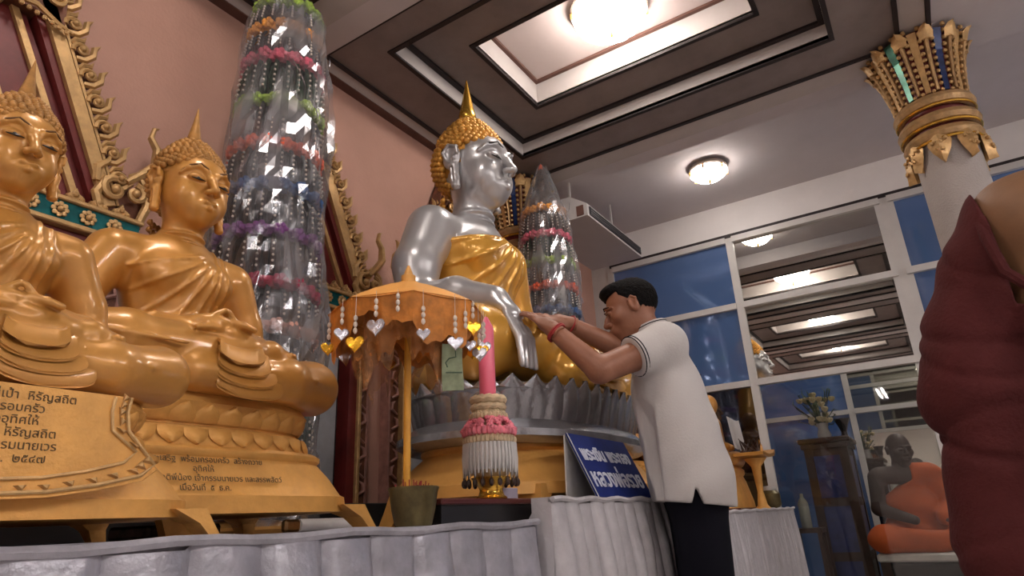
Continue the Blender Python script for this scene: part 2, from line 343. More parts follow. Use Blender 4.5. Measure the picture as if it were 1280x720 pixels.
def ringplate(x0, x1, y0, y1, a0, a1, b0, b1, z, t=0.02):
    m = MB(); m.box(((x0+x1)/2, (y0+b0)/2, z+t/2), (x1-x0, b0-y0, t)); m.box(((x0+x1)/2, (b1+y1)/2, z+t/2), (x1-x0, y1-b1, t))
    m.box(((x0+a0)/2, (b0+b1)/2, z+t/2), (a0-x0, b1-b0, t)); m.box(((a1+x1)/2, (b0+b1)/2, z+t/2), (x1-a1, b1-b0, t)); return m
def frame4(x0, x1, y0, y1, z, w, h):
    return ringplate(x0, x1, y0, y1, x0+w, x1-w, y0+w, y1-w, z, h)
for k in range(5):
    dx = -1.93*k
    x0, x1 = 1.69+dx, 3.37+dx; mx0, mx1 = 1.89+dx, 3.09+dx; ix0, ix1 = 2.19+dx, 2.813+dx
    st('coffer_outer_board', ringplate(x0, x1, Y0, Y1, mx0, mx1, -.01, 1.80, CZ), 'coffer', ceil)
    st('coffer_step', frame4(mx0-.02, mx1+.02, -.03, 1.82, CZ+.004, .02, .104), 'riser', ceil)
    st('coffer_middle_board', ringplate(mx0-.02, mx1+.02, -.03, 1.82, ix0, ix1, .276, 1.52, CZ+.104), 'coffer', ceil)
    st('coffer_upper_step', frame4(ix0-.02, ix1+.02, .256, 1.54, CZ+.11, .02, .16), 'riser', ceil)
    st('coffer_centre_board', MB().box(((ix0+ix1)/2, .898, CZ+.276), (ix1-ix0+.04, 1.284, .02)), 'panel', ceil)
    st('coffer_bead', frame4(x0-.002, x1+.002, Y0-.002, Y1+.002, CZ-.012, .022, .014), 'line', ceil)
    st('coffer_bead', frame4(mx0-.024, mx1+.024, -.034, 1.824, CZ-.008, .024, .012), 'line', ceil)
    st('coffer_bead', frame4(ix0-.024, ix1+.024, .252, 1.544, CZ+.096, .024, .012), 'line', ceil)
    st('coffer_bead', frame4(mx0-.001, mx1+.001, -.011, 1.801, CZ+.088, .03, .016), 'line', ceil)
    st('coffer_bead', frame4(ix0, ix1, .276, 1.52, CZ+.252, .022, .016), 'brownbead', ceil)
    st('beam_cove', MB().loft([[(x1, Y0, CZ), (x1+.125, Y0, CZ-.02), (x1+.125, Y1, CZ-.02), (x1, Y1, CZ)], [(x1, Y0, CZ+.3), (x1+.125, Y0, CZ+.3), (x1+.125, Y1, CZ+.3), (x1, Y1, CZ+.3)]]), 'riser', ceil)
    st('beam', MB().box((x1+.19, .85, CZ+.13), (.13, 2.6, .30)), 'soffit', ceil)
# ---- glazing
def glazed(name, y0, y1, kinds, x=GX, wl_=.055, wr=.055, zs=(2.81, 2.27, 1.68, .05)):
    r = root(name, None, None, (x, (y0+y1)/2, 0), kind='structure'); w = (y1-y0)
    for s, ww in ((-1, wr), (1, wl_)) if name in ('window_1', 'window_6') else ((-1, wr),): st('mullion', MB().box((0.01, s*w/2, 1.43), (.04, ww, 2.86)), 'frame', r)
    for z in zs: st('transom', MB().box((0, 0, z), (.06, w-.05, .045)), 'frame', r)
    st('sill_shadow_gap', MB().box((.01, 0, 2.845), (.05, w, .03)), 'line', r)
    for i, kd in enumerate(kinds):
        st('pane', MB().box((.01, 0, (zs[i]+zs[i+1])/2), (.008, w-.05, zs[i]-zs[i+1]-.04)), kd, r)
    return r
glazed('window_1', 1.0, 2.02, ('blue', 'blue', 'darkpane'))
glazed('window_2', -.075, 1.0, ('mirror', 'mirror', 'clear'), wl_=.05, wr=.12)
glazed('window_3', -1.2, -.075, ('blue', 'blue', 'clear'), wl_=.05, wr=.06)
glazed('window_4', -2.4, -1.2, ('blue', 'blue', 'blue'))
glazed('window_5', -3.9, -2.4, ('mirror', 'mirror', 'mirror'))
glazed('window_6', .62, 1.9, ('blue', 'blue', 'blue'), x=7.2)
glazed('window_7', -.6, .62, ('mirror', 'mirror', 'mirror'), x=7.2)
# ================================================================ LAMPS
def lamp(x, y, z, r, label, group=None, drop=.0):
    t = root('ceiling_light', label, 'lamp', (x, y, z), group=group)
    MB().lathe([(r*.55, 0), (r*1.04, -.012), (r*1.08, -.035), (r*1.0, -.045), (r*.4, -.05)], n=32).build('rim', M['glassbowl'], t, True)
    wob = lambda a, zz: 1+.035*abs(math.cos(8*a))
    MB().lathe([(r*.97, -.038), (r*1.0, -.06), (r*.9, -.10*r/.17), (r*.66, -.135*r/.17), (r*.3, -.152*r/.17), (.012, -.156*r/.17)], n=64, wob=wob).build('glass_bowl', M['lampglow'], t, True)
    for i in range(6):
        a = i*PI/3; MB().box((r*1.03*math.cos(a), r*1.03*math.sin(a), -.06), (.012, .012, .03)).build('clip', M['goldmat'], t)
    MB().lathe([(.012, -.15*r/.17), (.006, -.19*r/.17), (.001, -.2*r/.17)], n=8).build('end_knob', M['brightgold'], t, True)
    return t
lamp(2.50, .90, CZ+.266, .185, 'large glowing glass bowl lamp on the pale centre board of the coffered ceiling')
lamp(4.14, .91, 3.12, .125, 'small glowing glass bowl lamp on the plain ceiling near the glass partition')
g = 'bowl lamps further along the hall ceiling, seen only as reflections in the glass'
for k in (1, 2, 3): lamp(2.50-1.93*k, .90, CZ+.266, .185, 'glowing glass bowl lamp seen reflected in the glass partition', g)
lamp(6.0, -0.2, 3.12, .22, 'added bowl lamp that brightens the room behind the glass')  # unseen lamp added to light the next room
lamp(1.5, -3.3, CZ, .185, 'glowing glass bowl lamp in the side aisle outside the picture on the right')
# ================================================================ COLUMNS
def column(x, y, label, rz=0):
    t = root('column', label, 'column', (x, y, 0), rz)
    MB().lathe([(.135, 0), (.135, 2.45)], n=40).build('shaft', M['shaft'], t, True)
    MB().lathe([(.138, 2.42), (.142, 2.66), (.150, 2.76), (.172, 2.88), (.205, 2.985), (.20, 3.0), (.1, 3.0)], n=32).build('capital', M['red'], t, True)
    for z, r in ((2.455, .150), (2.535, .158), (2.63, .158)):
        MB().tube([((r-.012)*math.cos(a), (r-.012)*math.sin(a), z) for a in [2*PI*i/32 for i in range(33)]], .034, 8, False).build('ring', M['capgold'], t, True)
        MB().tube([((r+.012)*math.cos(a), (r+.012)*math.sin(a), z-.036) for a in [2*PI*i/32 for i in range(33)]], .006, 6, False).build('bright_ring', M['brightgold'], t, True)
    # upright ribs with beaded edges, coloured glass between, hanging leaves
    prof = [(.150, 2.67), (.158, 2.76), (.180, 2.88), (.212, 2.985)]
    rib = MB().tube([(r+.004, 0, z) for r, z in prof]+[(.235, 0, 2.995)], [.013, .015, .017, .020, .008], 8, flat=.6)
    rib = rib.mesh('rib', M['capgold'], True)
    bd = MB()
    for s in (-1, 1):
        for i in range(11):
            f = i/10; z = 2.67+.33*f; r = np.interp(z, [p[1] for p in prof], [p[0] for p in prof]); bd.ball((r+.006, s*(.018+.009*f), z), .0095+.003*f, 6, 4)
    bd = bd.mesh('beading', M['giltlit'], True)
    strip = {}
    for nme, mm in (('green_strip', 'green'), ('blue_strip', 'navy'), ('gold_strip', 'giltlit')):
        strip[nme] = MB().loft([[(r+.004, -w, z), (r+.004, w, z), (r-.01, w, z), (r-.01, -w, z)] for (r, z), w in zip(prof, (.011, .013, .016, .02))]).mesh(nme, M[mm])
    lf = MB(); lf.loft([[(.150, -w, z), (.150+d, 0, z), (.150, w, z), (.135, 0, z)] for z, w, d in ((2.44, .042, .02), (2.40, .05, .032), (2.36, .038, .034), (2.325, .018, .036), (2.30, .003, .038))])
    for i in range(4): lf.ball((.172, (i-1.5)*.02, 2.40+.008*(i % 2)), .010, 6, 4); lf.ball((.18, (i-1.5)*.009, 2.365-.01*(i % 2)), .009, 6, 4)
    lf = lf.mesh('hanging_leaf', M['giltlit'], True)
    ac = MB().loft([[(.212+d, -w, z), (.212+d+.012, 0, z), (.212+d, w, z), (.2, 0, z)] for z, w, d in ((2.93, .03, .0), (2.965, .034, .012), (2.99, .02, .028), (2.998, .004, .036))]).mesh('crown_leaf', M['giltlit'], True)
    n = 12
    for i in range(n):
        a = 2*PI*i/n
        for me, da in ((rib, 0), (bd, 0), (ac, 0), (strip[('green_strip', 'gold_strip', 'blue_strip', 'gold_strip')[i % 4]], .5)):
            o = link(me.name.split('.')[0], me, t); o.rotation_euler = (0, 0, a+da*2*PI/n)
    for i in range(8):
        o = link('hanging_leaf', lf, t); o.rotation_euler = (0, 0, 2*PI*(i+.5)/8)
    return t
column(3.47, -.365, 'round plaster column with gilded capital standing clear beside the seated monk', .2)
column(3.43, 2.06, 'wall-side column with gilded capital behind the silver-faced statue', .1)
# ================================================================ AIR CONDITIONER
t = root('air_conditioner', 'white ceiling-hung air conditioner above the kneeling-height altar near the glass', 'air conditioner', (3.90, 1.77, 2.66))
t['label'] = 'white air conditioner hung under the ceiling next to the glass partition'
MB().loft([[(-.46, -.22, .0), (-.46, .2, 0), (-.46, .2, .17), (-.46, -.1, .17), (-.46, -.22, .085)], [(.46, -.22, .0), (.46, .2, 0), (.46, .2, .17), (.46, -.1, .17), (.46, -.22, .085)]]).build('casing', M['ac'], t)
MB().box((0, -.222, .043), (.86, .012, .056)).build('outlet', M['dark'], t)
for i in range(3): MB().box((0, -.229, .026+.017*i), (.85, .006, .004)).build('louvre', M['black'], t)
MB().box((-.463, -.17, .045), (.006, .05, .07)).build('side_cap', M['brownbead'], t)
for sx in (-.35, .35):
    for sy in (-.05, .15): MB().box((sx, sy, .31), (.012, .012, .30)).build('hanger_rod', M['frame'], t)
# ---- added tube lamps out of view, fill light for the hall
for i, (x, y) in enumerate(((-2.6, -2.0), (0.2, -2.3), (2.6, -2.6), (-3.6, 0.6))):
    z = CZ-.32
    t = root('fill_tube', 'added tube lamp out of view, fill light for the hall', 'lamp', (x, y, z), group='added fill tubes out of view')
    MB().box((0, 0, 0), (1.25, .16, .04), bev=.01).build('housing', M['frame'], t)
    for sx in (-.5, .5): MB().box((sx, 0, .17), (.01, .01, .34)).build('rod', M['frame'], t)
    for s in (-1, 1): MB().tube([(-.6, s*.04, -.035), (.6, s*.04, -.035)], .014, 8).build('tube', M['fillglow'], t, True)
# ================================================================ STATUES
def head_mesh(m, vox=.0023):
    F = Field((-.115, -.135, -.215), (.115, .115, .125), vox)
    F.ell((0, .012, .020), (.080, .092, .092), .01)
    F.ell((0, -.016, -.042), (.064, .066, .066), .03)
    F.ell((0, -.030, .030), (.068, .060, .060), .02)
    F.ell((0, -.060, -.088), (.026, .022, .020), .03)
    for s in (-1, 1): F.ell((s*.036, -.050, -.036), (.030, .032, .036), .025)
    F.cone((0, .012, -.06), (0, .022, -.215), .047, .055, .02)
    for z in (-.128, -.150, -.172): F.ell((0, .012, z), (.055, .055, .011), .008)
    # sockets, brows, lids
    for s in (-1, 1):
        F.ell((s*.033, -.098, .010), (.025, .014, .013), .010, '-')
        F.chain([(s*.009, -.090, .012), (s*.016, -.0915, .030), (s*.034, -.0880, .0385), (s*.054, -.0740, .031), (s*.067, -.058, .016)], [.005, .0052, .005, .0045, .003], .007)
        F.ell((s*.033, -.078, .007), (.0225, .0145, .0115), .004)
        F.cone((s*.013, -.094, .0020), (s*.033, -.0955, -.0015), .0014, .0016, .001, '-'); F.cone((s*.033, -.0955, -.0015), (s*.054, -.083, .0025), .0016, .0014, .001, '-')
    F.chain([(0, -.088, .022), (0, -.098, .000), (0, -.113, -.028)], [.0075, .008, .0110], .010)
    for s in (-1, 1): F.ell((s*.0115, -.101, -.032), (.0085, .011, .0075), .005)
    F.ell((0, -.078, -.066), (.030, .018, .020), .02)
    F.chain([(-.027, -.083, -.062), (-.011, -.0965, -.0575), (0, -.0975, -.0595), (.011, -.0965, -.0575), (.027, -.083, -.062)], [.0028, .0056, .005, .0056, .0028], .004)
    F.chain([(-.022, -.085, -.0675), (0, -.0960, -.0720), (.022, -.085, -.0675)], [.003, .0068, .003], .004)
    F.chain([(-.029, -.0895, -.0640), (-.011, -.103, -.0645), (0, -.1035, -.0655), (.011, -.103, -.0645), (.029, -.0895, -.0640)], [.0012, .0015, .0015, .0015, .0012], .001, '-')
    F.cone((0, -.104, -.044), (0, -.102, -.053), .003, .0034, .004, '-')
    return F.mesh('head', m)
def ear_mesh(s, m):
    F = Field((s*.088-.03, -.05, -.145), (s*.088+.03, .06, .06), .0022)
    F.ell((s*.086, .012, .005), (.011, .026, .046), .006); F.ell((s*.098, .010, .010), (.008, .014, .028), .005, '-')
    F.chain([(s*.092, .026, .000), (s*.097, .030, .022), (s*.096, .014, .046), (s*.094, -.008, .034), (s*.092, -.010, .008)], [.005]*5, .003)
    F.chain([(s*.087, .004, -.035), (s*.086, .002, -.080), (s*.088, -.002, -.112)], [.0125, .0105, .0115], .008)
    F.chain([(s*.098, .004, -.045), (s*.097, .001, -.095)], [.003, .0035], .003, '-')
    F.ell((s*.093, .0, -.008), (.006, .006, .008), .004)
    return F.mesh('ear', m)
def curl_mesh(m, r0=.0088):
    b = MB(); base = [((0, .018, .030), (.088, .097, .092)), ]
    def curl(p, nrm, r):
        n = Vector(nrm).normalized(); a = n.orthogonal().normalized(); c = n.cross(a); P = Vector(p)
        rr = [(r*1.05, -.3*r), (r*1.0, .35*r), (r*.55, .85*r)]; rings = [[P+n*h+(a*math.cos(2*PI*i/7)+c*math.sin(2*PI*i/7))*q for i in range(7)] for q, h in rr]
        o = len(b.v); b.loft(rings, False); b.v.append(tuple(P+n*1.15*r)); 
        for i in range(7): b.f.append((len(b.v)-1, o+14+i, o+14+(i+1) % 7))
    N = 640
    for i in range(N):
        z = 1-2*(i+.5)/N; a = i*2.399963; q = math.sqrt(1-z*z); d = Vector((q*math.cos(a), q*math.sin(a), z))
        p = Vector((d.x*.090, .018+d.y*.098, .028+d.z*.093))
        hl = .070 if abs(p.x) < .03 else .070-(abs(p.x)-.03)*.75      # hairline on the brow
        if p.y < -.015 and p.z < hl: continue
        if p.y < .045 and p.z < .045 and abs(p.x) > .06: continue
        if p.y >= .02 and p.z < -.075+0*p.x: continue
        if p.y < .02 and p.z < .03: continue
        curl(p, (d.x/.09, d.y/.098, d.z/.093), r0)
    for j in range(9):
        f = j/8; rr_ = .079*(1-f)**.8+.022*f; zz_ = .088+.070*f; cnt = max(7, int(2*PI*rr_/.0165))
        for i in range(cnt):
            a = 2*PI*(i+.5*(j % 2))/cnt; curl((rr_*math.cos(a), .019+rr_*1.02*math.sin(a), zz_), (math.cos(a), math.sin(a), 1.0), r0)
    for j, z in enumerate((-.085, -.105)):
        for i in range(9): x = -.06+.015*i; curl((x, .018+.068*math.sqrt(max(0, 1-(x/.075)**2)), z), (x, .07, 0), r0)
    b.ball((0, .018, .028), 1, 20, 14, (.086, .094, .09)); b.lathe([(.076, .085), (.055, .110), (.036, .135), (.018, .155)], c=(0, .02, 0), n=16)
    # keep the inner cap off the face
    cap = MB(); 
    return b
def spike_mesh(m):
    return MB().lathe([(.026, .148), (.030, .156), (.027, .166), (.021, .172), (.024, .182), (.020, .20), (.013, .235), (.007, .27), (.002, .30), (.0005, .305)], c=(0, .022, 0), n=16).mesh('flame_finial', m, True)
# hair cap without the face side: cut the two inner balls
def hair_mesh(m):
    b = curl_mesh(m); me = b.mesh('hair', m, 2); bm = bmesh.new(); bm.from_mesh(me)
    kill = [f for f in bm.faces if (lambda c: c.y < .0 and c.z < (.062 if abs(c.x) < .03 else .062-(abs(c.x)-.03)*.7) and (c.x/.086)**2+((c.y-.018)/.094)**2+((c.z-.028)/.09)**2 < 1.03 and len(f.verts) >= 3)(f.calc_center_median())]
    bmesh.ops.delete(bm, geom=kill, context='FACES'); bm.to_mesh(me); bm.free()
    me.polygons.foreach_set('use_smooth', [True]*len(me.polygons)); return me
TORSO = [((0, .020, .455), (.100, .078, .10)), ((0, .012, .605), (.134, .088, .120)), ((0, .018, .530), (.108, .078, .12))]
def torso(F, inf=0.0):
    for c, r in TORSO: F.ell(c, tuple(q+inf for q in r), .03)
    F.cone((-.120, .022, .682), (.120, .022, .682), .058+inf, .058+inf, .05)
    F.cone((0, .022, .68), (0, .022, .76), .075+inf, .050+inf, .06)
    for s in (-1, 1): F.ell((s*.062, -.052, .628), (.062+inf, .036+inf, .045+inf), .03)
    F.ell((0, -.02, .46), (.09+inf, .06+inf, .06+inf), .04)
def arm(F, s, pts, rs, inf=0.0):
    F.chain([(s*x, y, z) for x, y, z in pts], [r+inf for r in rs], .015)
ARM_D = ([(.160, .022, .672), (.218, .030, .560), (.244, .018, .472), (.165, -.110, .452), (.062, -.195, .455)], [.062, .054, .047, .042, .028])
ARM_B = ([(.158, .022, .672), (.208, .025, .570), (.222, .012, .490), (.212, -.110, .487), (.200, -.215, .462)], [.062, .054, .046, .042, .029])
def legs(F, inf=0.0, dz=0.0):
    for s in (-1, 1):
        F.cone((s*.09, .03, .375+dz), (s*.345, -.115, .385+dz), .085+inf, .072+inf, .04)
    F.chain([(.355, -.130, .378+dz), (.20, -.200, .362+dz), (-.06, -.225, .350+dz)], [.074+inf, .064+inf, .045+inf], .02)        # his left shin, below
    F.chain([(-.355, -.130, .392+dz), (-.20, -.185, .405+dz), (.08, -.215, .415+dz)], [.074+inf, .060+inf, .040+inf], .02)       # right shin, on top
    F.ell((0, .0, .36+dz), (.25+inf, .17+inf, .055+inf), .04)
def fingers(F, base, dirs, L, r, k=.003):
    for b, d in zip(base, dirs):
        b = np.array(b); d1 = np.array(d[0], float); d2 = np.array(d[1], float)
        p1 = b+d1/np.linalg.norm(d1)*L*.5; p2 = p1+d2/np.linalg.norm(d2)*L*.5; F.chain([b, p1, p2], [r, r*.95, r*.75], k)
def feet(F, dz=0.0):
    F.chain([(.08, -.215, .420+dz), (.15, -.205, .428+dz), (.20, -.195, .428+dz)], [.034, .034, .024], .015)
    for i in range(5): F.chain([(.200, -.172-.014*i, .430+dz), (.226-.004*i, -.170-.014*i, .430+dz)], [.010, .009], .003)
def hands_d(F, dz=0.0):
    for s, z in ((1, .452+dz), (-1, .474+dz)):          # left hand below, right hand on top
        F.ell((s*.022, -.215, z), (.050, .034, .019), .015, rot=(0, 0, s*.2))
        fingers(F, [(-s*.015, -.194-.015*i, z+.002) for i in range(4)], [((-s, -.10, 0), (-s, -.15, -.25))]*4, .060, .0098)
    F.chain([(.03, -.235, .475+dz), (.005, -.240, .500+dz)], [.009, .007], .004); F.chain([(-.03, -.235, .485+dz), (-.006, -.240, .503+dz)], [.009, .007], .004)
def fan(F, amp, lo, hi, angs, wid, inner=.04, ox=.115, oz=.73):
    def fn(X, Y, Z):
        dx = ox-X; dz = oz-Z; R = np.sqrt(dx*dx+dz*dz); A = np.arctan2(dz, dx)+.35*(R-.2); o = 0
        for a in angs: o = o+np.exp(-((A-a)*R/wid)**2)
        return -amp*o*np.clip((R-inner)/.03, 0, 1)*np.clip(-(Y)/.02, 0, 1)*np.ones_like(Y)
    F.warp(lo, hi, fn)
def band(F, amp, lo, hi, w=.0045):
    def fn(X, Y, Z):
        o = 0
        for x0 in (.050+.10*(Z-.45), .072+.12*(Z-.45)): o = o+np.exp(-((X-x0)/w)**2)
        return -amp*o*np.clip(-(Y)/.02, 0, 1)
    F.warp(lo, hi, fn)
def body_gold(m):
    F = Field((-.46, -.32, .26), (.46, .16, .80), .0044)
    torso(F); arm(F, 1, *ARM_D, inf=.004); arm(F, -1, *ARM_D)
    fan(F, .0050, (-.14, -.16, .40), (.13, .02, .73), (.42, .66, .90, 1.12, 1.32), .0050, ox=.075, oz=.725); band(F, .0055, (-.02, -.18, .42), (.14, .02, .76))
    # straight sash over the left shoulder
    legs(F)
    for s, z0 in ((-1, .03), (1, 0)):
        F.chain([(s*.40, -.165, .395+z0*.3), (s*.28, -.235, .375+z0), (s*.10, -.265, .370+z0)], [.006, .006, .004], .008)
    hands_d(F); feet(F)
    F.cut(lambda X, Y, Z: (.305-Z)+0*X+0*Y)
    return F.mesh('body', m)
def sash(m, dz=0.0):           # stacked scalloped ends of the robe on the lap
    b = MB()
    for j in range(4):
        w = .060+.010*j; y0 = -.276+.0035*j; th = .006
        rings = []
        for (f, yy, zz) in ((0, .105, .032), (.35, .050, .030), (.7, .010, .014), (1, .000, -.012)):
            row = [((w*(.75+.25*f))*math.cos(PI*i/10)+.012*j+.03, y0+yy-.010*f*math.sin(PI*i/10), .410+dz+zz-.024*j*f-.026*f*math.sin(PI*i/10)) for i in range(11)]
            rings.append(row+[(x, y+.5*th, z-th) for x, y, z in row[::-1]])
        b.loft(rings)
    return b.mesh('robe_end', m, True)
def head_parts(parent, hm, hairm, spm, hd, hr, sp, ears, pos=(0, -.008, .892), hs=1.06):
    def cp(me, m):
        me = me.copy(); me.materials.clear(); me.materials.append(m); return me
    h = link('head', cp(hd, hm), parent, pos); h.scale = (hs,)*3
    for s in (0, 1): o = link('ear', cp(ears[s], hm), h); o.scale = (1, 1, .74); o.location = (0, 0, .008)
    link('hair', cp(hr, hairm), h); ff = link('flame_finial', cp(sp, spm), h)
    if hm is not M['silver']: ff.scale = (.75, .75, .82); ff.location = (0, .005, .028)
    for s in (-1, 1):
        b = MB(); b.chain = None; b.tube([(s*.017, -.0915, .0005), (s*.034, -.0945, -.002), (s*.05, -.0845, .0015)], [.0010, .0030, .0010], 6).build('eye_line', M['eye'], h, True)
        MB().tube([(s*.010, -.0945, .018), (s*.017, -.0965, .0335), (s*.034, -.0930, .0425), (s*.054, -.0785, .0355), (s*.067, -.0610, .019)], [.0010, .0026, .0030, .0026, .0010], 6).build('brow_line', M['goldbrow'] if hm is not M['silver'] else M['greyfoil'], h, True)
        MB().ball((s*.036, -.0925, .0015), .0042, 8, 6, (1, .6, .8)).build('pupil', M['eye'], h, True)
    return h
HD, HR, SP = head_mesh(M['gold']), hair_mesh(M['goldhair']), spike_mesh(M['gold'])
EARS = [ear_mesh(-1, M['gold']), ear_mesh(1, M['gold'])]
def sell(hx, hy, z, n=72, e=3.2, mod=None):
    r = []
    for i in range(n):
        a = 2*PI*i/n; c, s = math.cos(a), math.sin(a); f = (abs(c)**e+abs(s)**e)**(-1/e)*(1 if mod is None else mod(a)); r.append((hx*f*c, hy*f*s, z))
    return r
def petal(w, h, d, m, name='lotus_petal', up_=1, lip=.25, ws=(1, .99, .90, .62, .12)):      # pointing out along -y
    b = MB(); rings = []
    for j in range(5):
        f = j/4; ww = w*ws[j]/2; z = up_*h*f; o = -d*(.45, .85, 1.0, 1.0, .8)[j]
        rings.append([(-ww, 0, z), (-ww*.55, o*.8, z), (0, o, z), (ww*.55, o*.8, z), (ww, 0, z), (0, .008, z)])
    return b.loft(rings).mesh(name, m, True)
def put_ring(parent, me, hx, hy, z, cnt, tilt=0, e=3.2, front=True):
    pts = sell(hx, hy, z, 720, e); L = [0]
    for i in range(720): L.append(L[-1]+(Vector(pts[(i+1) % 720])-Vector(pts[i])).length)
    for k in range(cnt):
        t = L[-1]*k/cnt; i = max(j for j in range(720) if L[j] <= t); p = Vector(pts[i]); q = Vector(pts[(i+1) % 720]); d = (q-p).normalized()
        if front and p.y > hy*.55: continue
        o = link(me.name.split('.')[0], me, parent); nrm = Vector((d.y, -d.x, 0)); rz = math.atan2(nrm.y, nrm.x)+PI/2
        o.location = p; o.rotation_euler = Euler((tilt, 0, rz), 'XYZ')
def pedestal(parent, lower, mid, kind):
    # legs, flared base, lotus throne. lower/mid are materials
    gold = kind == 'gold'; HXs, HYs = (.452, .275) if gold else (.372, .235); e = 5.0 if gold else 2.6; oy = (0, 0, 0) if gold else (.064, -.103, 0)
    k = 1.0 if gold else .78
    b = MB(); b.loft([sell(HXs, HYs, .045, e=e), sell(HXs*.99, HYs*.99, .072*k+.01, e=e), sell(HXs*.965, HYs*.96, .078*k+.01, e=e), sell(HXs*.90, HYs*.89, .13*k, e=e), sell(HXs*.855, HYs*.84, .165*k, e=e*.8), sell(HXs*.87, HYs*.86, .172*k, e=e*.8), sell(HXs*.87, HYs*.86, .182*k, e=e*.8), sell(HXs*.84, HYs*.83, .19*k, e=e*.8)])
    ped = b.build('pedestal', lower, parent, True, loc=oy)
    q = 1.0 if gold else .80
    for sx in (-1, 1):
        for sy in (-1, 1):
            c = lambda fx, fy, z: (sx*HXs*fx*q, sy*HYs*fy*q, z)
            MB().loft([[c(1.045, 1.03, 0), c(.985, 1.035, 0), c(.97, .86, 0), c(1.045, .84, 0)], [c(1.01, 1.0, .03), c(.93, 1.01, .03), c(.92, .78, .03), c(1.01, .76, .03)],
                       [c(.975, .975, .062), c(.80, .99, .062), c(.78, .6, .062), c(.985, .58, .062)]]).build('leg', lower, ped)
    MB().loft([[(-.035, -HYs*.6, 0), (.035, -HYs*.6, 0), (.035, -HYs*.5, 0), (-.035, -HYs*.5, 0)], [(-.055, -HYs*.6, .05), (.055, -HYs*.6, .05), (.055, -HYs*.5, .05), (-.055, -HYs*.5, .05)]]).build('leg', lower, ped)
    if gold:
        MB().loft([sell(.368, .228, .188), sell(.352, .215, .222), sell(.35, .212, .232), sell(.338, .205, .236), sell(.338, .205, .242), sell(.352, .215, .262), sell(.362, .226, .285), sell(.352, .218, .298), sell(.34, .21, .312)]).build('lotus_seat', mid, ped, True)
        put_ring(ped, petal(.060, .036, .009, mid, up_=-1), .358, .220, .226, 34, -.25)
        put_ring(ped, petal(.066, .044, .012, mid), .340, .207, .242, 32, .35)
    else:
        MB().loft([sell(.352, .206, .140, e=2.5), sell(.372, .222, .150, e=2.5), sell(.372, .222, .163, e=2.5), sell(.345, .205, .178, e=2.5), sell(.326, .190, .192, e=2.5), sell(.330, .194, .215, e=2.5), sell(.350, .210, .242, e=2.5), sell(.335, .20, .257, e=2.5)]).build('lotus_seat', mid, ped, True)
        put_ring(ped, petal(.056, .094, .006, mid, ws=(1, 1, 1, .92, .04)), .329, .194, .178, 38, .20, e=2.5)
    return ped
def statue(label, x, y, sc, z=.82, kind='gold', rz=0, group=None):
    t = root('buddha_statue', label, 'statue', (x, y, z), rz, sc=sc, group=group)
    if kind == 'gold':
        link('body', BODYG, t); link('robe_end', SASHG, t)
        head_parts(t, M['gold'], M['goldhair'], M['goldhair'], HD, HR, SP, EARS); pedestal(t, M['goldmat'], M['goldmat'], 'gold')
    return t
BODYG = body_gold(M['gold']); SASHG = sash(M['gold'])
b2 = statue('golden seated statue in the middle of the row with an inscription on its flared base', .798, 1.47, .93)
b1 = statue('golden seated statue at the left edge with a shield-shaped plaque on its base', .304, 1.06, .616)
b4 = statue('golden seated statue half hidden behind the man leaning to the altar', 3.80, 1.66, .95)
# ---- silver-faced statue
t = root('buddha_statue', 'large silver-skinned statue in a yellow robe that the man is touching', 'statue', (2.17, 1.54, .82), sc=1.72)
F = Field((-.30, -.33, .20), (.20, .16, .80), .0048)
D = -.052
torso(F); F.ell((0, .02, .42), (.100, .078, .11), .04); arm(F, -1, [(.158, .022, .680), (.208, .025, .570), (.222, .012, .470), (.222, -.100, .462), (.222, -.200, .432)], [.062, .054, .046, .042, .029])
F.ell((-.222, -.228, .408), (.030, .040, .017), .02, rot=(.75, 0, 0))
fingers(F, [(-.245+.0155*i, -.242, .388) for i in range(4)], [((0, -.45, -.9), (0, -.10, -1))]*4, .115, .0088)
F.chain([(-.202, -.210, .412), (-.187, -.242, .385), (-.184, -.262, .355)], [.010, .009, .007], .005)
link('body', F.mesh('body', M['silver']), t)
F = Field((-.46, -.34, .20), (.48, .16, .80), .0044)
torso(F, .006); F.ell((0, .02, .42), (.106, .084, .11), .04)
arm(F, 1, [(.158, .022, .680), (.205, .030, .540), (.222, .018, .435), (.150, -.110, .40), (.060, -.195, .405)], ARM_D[1], inf=.006)
fan(F, .0055, (-.15, -.17, .36), (.14, .02, .73), (.36, .58, .80, 1.02, 1.22), .0055, ox=.085, oz=.725); band(F, .0055, (-.02, -.18, .40), (.14, .02, .76))
F.cut(lambda X, Y, Z: np.minimum(Z-(.655+.26*(X+.13)), .085-X)+0*Y)
F.cone((-.08, .03, .375+D), (-.245, -.165, .385+D), .085, .072, .04); F.cone((.09, .03, .375+D), (.365, -.175, .380+D), .085, .074, .04)
F.chain([(.385, -.185, .378+D), (.22, -.235, .362+D), (-.06, -.255, .350+D)], [.074, .064, .045], .02)
F.chain([(-.265, -.175, .395+D), (-.14, -.215, .405+D), (.10, -.240, .415+D)], [.074, .060, .040], .02)
F.ell((.05, -.05, .36+D), (.27, .20, .055), .04)
F.chain([(.42, -.215, .372+D), (.30, -.28, .350+D), (.14, -.30, .345+D)], [.006, .006, .004], .008)
F.cut(lambda X, Y, Z: (.245-Z)+0*X+0*Y)
link('robe', F.mesh('robe', M['yellow']), t); link('robe_end', sash(M['yellow'], D), t, (.05, -.030, 0))
F = Field((-.12, -.30, .34), (.32, -.10, .48), .0045); hands_d(F, D); feet(F, D); F.cut(lambda X, Y, Z: np.maximum(-.10-X, Z-.468-D)+0*Y)
link('left_hand_and_foot', F.mesh('left_hand_and_foot', M['silver']), t, (.02, -.015, 0))
